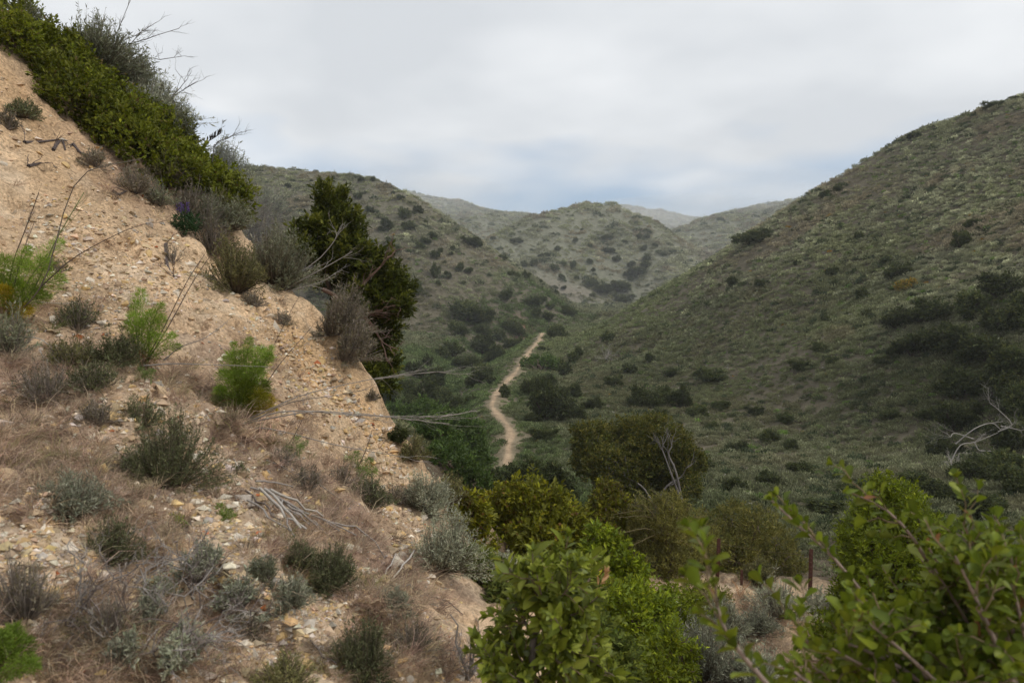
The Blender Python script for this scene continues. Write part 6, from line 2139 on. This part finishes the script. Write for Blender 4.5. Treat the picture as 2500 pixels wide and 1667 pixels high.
def near_bush():
    base = np.array([2.35, 2.2, 0.0])
    base[2] = float(ground_z(base[:1], base[1:2])[0])
    r = thing('lemonade_berry', 'large out of focus shrub with rounded leaves filling the lower right corner', 'shrub', base)
    paths = [[(2450, 1760, 1.75), (2300, 1650, 1.75), (2177, 1530, 1.75), (2083, 1418, 1.78), (2025, 1350, 1.8), (1975, 1306, 1.82), (1885, 1222, 1.85)],
             [(2420, 1700, 1.9), (2330, 1500, 1.9), (2257, 1357, 1.9), (2206, 1284, 1.9), (2152, 1237, 1.92), (2078, 1202, 1.95)],
             [(2100, 1900, 1.25), (1950, 1760, 1.3), (1863, 1657, 1.3), (1787, 1566, 1.32), (1758, 1505, 1.33), (1745, 1435, 1.35)],
             [(2300, 1780, 1.7), (2120, 1660, 1.7), (1989, 1585, 1.7), (1960, 1545, 1.7), (1935, 1512, 1.7)],
             [(2350, 1780, 1.6), (2230, 1650, 1.6), (2120, 1590, 1.6), (2040, 1560, 1.62)],
             [(2300, 1800, 1.5), (2120, 1720, 1.5), (2010, 1690, 1.5), (1940, 1640, 1.5)]]
    rg = np.random.default_rng(21)
    tgt = []
    while len(tgt) < 105:
        x, y = 1960 + rg.random() * 580, 1235 + rg.random() * 440
        lim = np.interp(x, [1960, 2060, 2160, 2240, 2330, 2420, 2520], [1610, 1545, 1450, 1330, 1250, 1270, 1255])
        if y > lim + 12:
            tgt.append((x, y, 1.55 + rg.random() * 1.0))
    for x, y, d in tgt:
        a = (x + (2600 - x) * .55, y + (1950 - y) * .55, d)
        m = (x + (2600 - x) * .25 - 10 * rg.random(), y + (1950 - y) * .22, d)
        paths.append([a, m, (x, y, d)])
    curves = []
    for p in paths:
        ctl = [P(*q) for q in p]
        curves.append(spline(ctl, 9))
    pos, ax, nr_, ln, shoots = leafy_branches(curves, .0118, .0315, .28, .95, 4, .12)
    for i, c in enumerate(curves):
        g = Geo()
        g.tube(np.concatenate([[base + (c[0] - base) * .0 - UP * .03, base + (c[0] - base) * .5 + UP * .06], c]), np.linspace(.008, .0022, len(c) + 2), np.array([.27, .20, .165]), 5)
        part('branch', g, M_WOOD, r, smooth=True)
    g = Geo()
    for sh in shoots:
        g.tube(sh, np.linspace(.0024, .0012, 5), np.array([.20, .15, .09]), 4)
    part('side_shoot', g, M_WOOD, r, True)
    cols = [(.115, .155, .012), (.15, .19, .014), (.085, .115, .010), (.19, .225, .02), (.12, .14, .018), (.10, .14, .012), (.15, .18, .014)]
    var = leaf_set(cols, [('obovate', .62), ('obovate', .72)]) + leaf_set([(.26, .12, .055)], [('obovate', .45)])[:1]
    shrub_leaves(r, pos, ax, nr_, ln, var, 300)


def near_toyon():
    base = P(1312, 1790, 2.75)
    base[2] = float(ground_z(base[:1], base[1:2])[0])
    r = thing('near_toyon', 'broad leaved toyon with a grey trunk at the bottom centre', 'shrub', base)
    d0 = 2.75
    tr_ = [base, P(1300, 1640, d0), P(1302, 1560, d0), P(1325, 1500, d0), P(1350, 1450, d0)]
    fork1, fork2 = P(1300, 1580, d0), P(1340, 1470, d0)
    g = Geo()
    g.tube(spline(tr_, 12), np.linspace(.017, .009, 12), np.array([.20, .17, .145]), 7)
    g.tube(spline([P(1305, 1590, d0), P(1345, 1545, d0 - .05), P(1390, 1520, d0 - .08)], 6), np.linspace(.009, .005, 6), np.array([.20, .17, .145]), 6)
    g.tube(spline([P(1306, 1560, d0), P(1270, 1500, d0), P(1240, 1460, d0)], 6), np.linspace(.008, .004, 6), np.array([.20, .17, .145]), 6)
    part('trunk', g, M_WOOD, r, smooth=True)
    rg = np.random.default_rng(5)
    curves = []
    tips = [(1300, 1345), (1330, 1365), (1365, 1340), (1385, 1370), (1415, 1395), (1270, 1395), (1440, 1410), (1310, 1400), (1350, 1395), (1395, 1430), (1425, 1450), (1460, 1455), (1290, 1430), (1255, 1420), (1370, 1440),
            (1230, 1500), (1250, 1540), (1200, 1560), (1220, 1600), (1190, 1640), (1180, 1580), (1240, 1640), (1260, 1590), (1400, 1500), (1430, 1530), (1460, 1570), (1420, 1590), (1480, 1610), (1450, 1640), (1500, 1650), (1390, 1560),
            (1370, 1620), (1340, 1650), (1400, 1660), (1530, 1660), (1320, 1520), (1270, 1660), (1360, 1580), (1435, 1490), (1280, 1480), (1490, 1690), (1210, 1680), (1350, 1500), (1300, 1600), (1450, 1690), (1380, 1690)]
    for x, y in tips:
        d = d0 + rg.normal() * .16
        e = P(x, y, d)
        src = fork2 if y < 1470 else (P(1345, 1545, d0) if x > 1330 else P(1280, 1510, d0) if y < 1560 else base + (fork1 - base) * .6)
        mid = src + (e - src) * .5 + np.array([0, 0, -.02]) + rg.normal(size=3) * .02
        curves.append(spline([src, mid, e], 7))
    pos, ax, nr_, ln, shoots = leafy_branches(curves, .0155, .055, .3, .9, 3, .11, 7)
    for c in curves:
        g = Geo()
        g.tube(c, np.linspace(.005, .002, len(c)), np.array([.19, .15, .115]), 5)
        part('branch', g, M_WOOD, r, smooth=True)
    g = Geo()
    for sh in shoots:
        g.tube(sh, np.linspace(.0024, .0012, 5), np.array([.16, .11, .07]), 4)
    part('side_shoot', g, M_WOOD, r, True)
    cols = [(.145, .175, .020), (.19, .225, .026), (.095, .12, .016), (.25, .28, .045), (.145, .175, .045)]
    var = leaf_set(cols, [('ovate', .42), ('ovate', .50)])
    shrub_leaves(r, pos, ax, nr_, ln, var, 300)
    # coppery young shoot
    c0 = spline([P(1440, 1450, 2.6), P(1465, 1425, 2.6), P(1478, 1400, 2.6)], 6)
    pos, ax, nr_, ln, _ = leafy_branches([c0], .010, .036, .3, .7, 0, .1, 8)
    v, f, c = leaf_mesh(.34, .12, .3, 'ovate', (.36, .21, .10))
    g = Geo()
    s_ = unit(np.cross(nr_, ax))
    nn = np.cross(ax, s_)
    vv = pos[:, None] + (v[None, :, 0:1] * ax[:, None] + v[None, :, 1:2] * s_[:, None] + v[None, :, 2:3] * nn[:, None]) * ln[:, None, None]
    g.add(vv.reshape(-1, 3), np.tile(c, (len(pos), 1)), q=(np.arange(len(pos))[:, None, None] * len(v) + f[None]).reshape(-1, 4))
    o = part('young_shoot', g, M_NEARLEAF, r, True, True)
    o['label'] = 'coppery young leaves at the shoot tip'


near_toyon()
near_bush()


# two or three alike at one landmark: tell them apart by order
seen = {}
for o in SC.objects:
    if o.parent is None and o.get('label'):
        seen.setdefault(o['label'], []).append(o)
for lb_, lst in seen.items():
    if len(lst) < 2:
        continue
    lst.sort(key=lambda o: float(project(np.array(o.matrix_world.translation))[0]))
    words_ = {2: ['left one', 'right one'], 3: ['left one', 'middle one', 'right one'], 4: ['leftmost', 'second from left', 'third from left', 'rightmost']}.get(len(lst))
    if words_:
        for o, w_ in zip(lst, words_):
            o['label'] = f'{lb_}, {w_}'
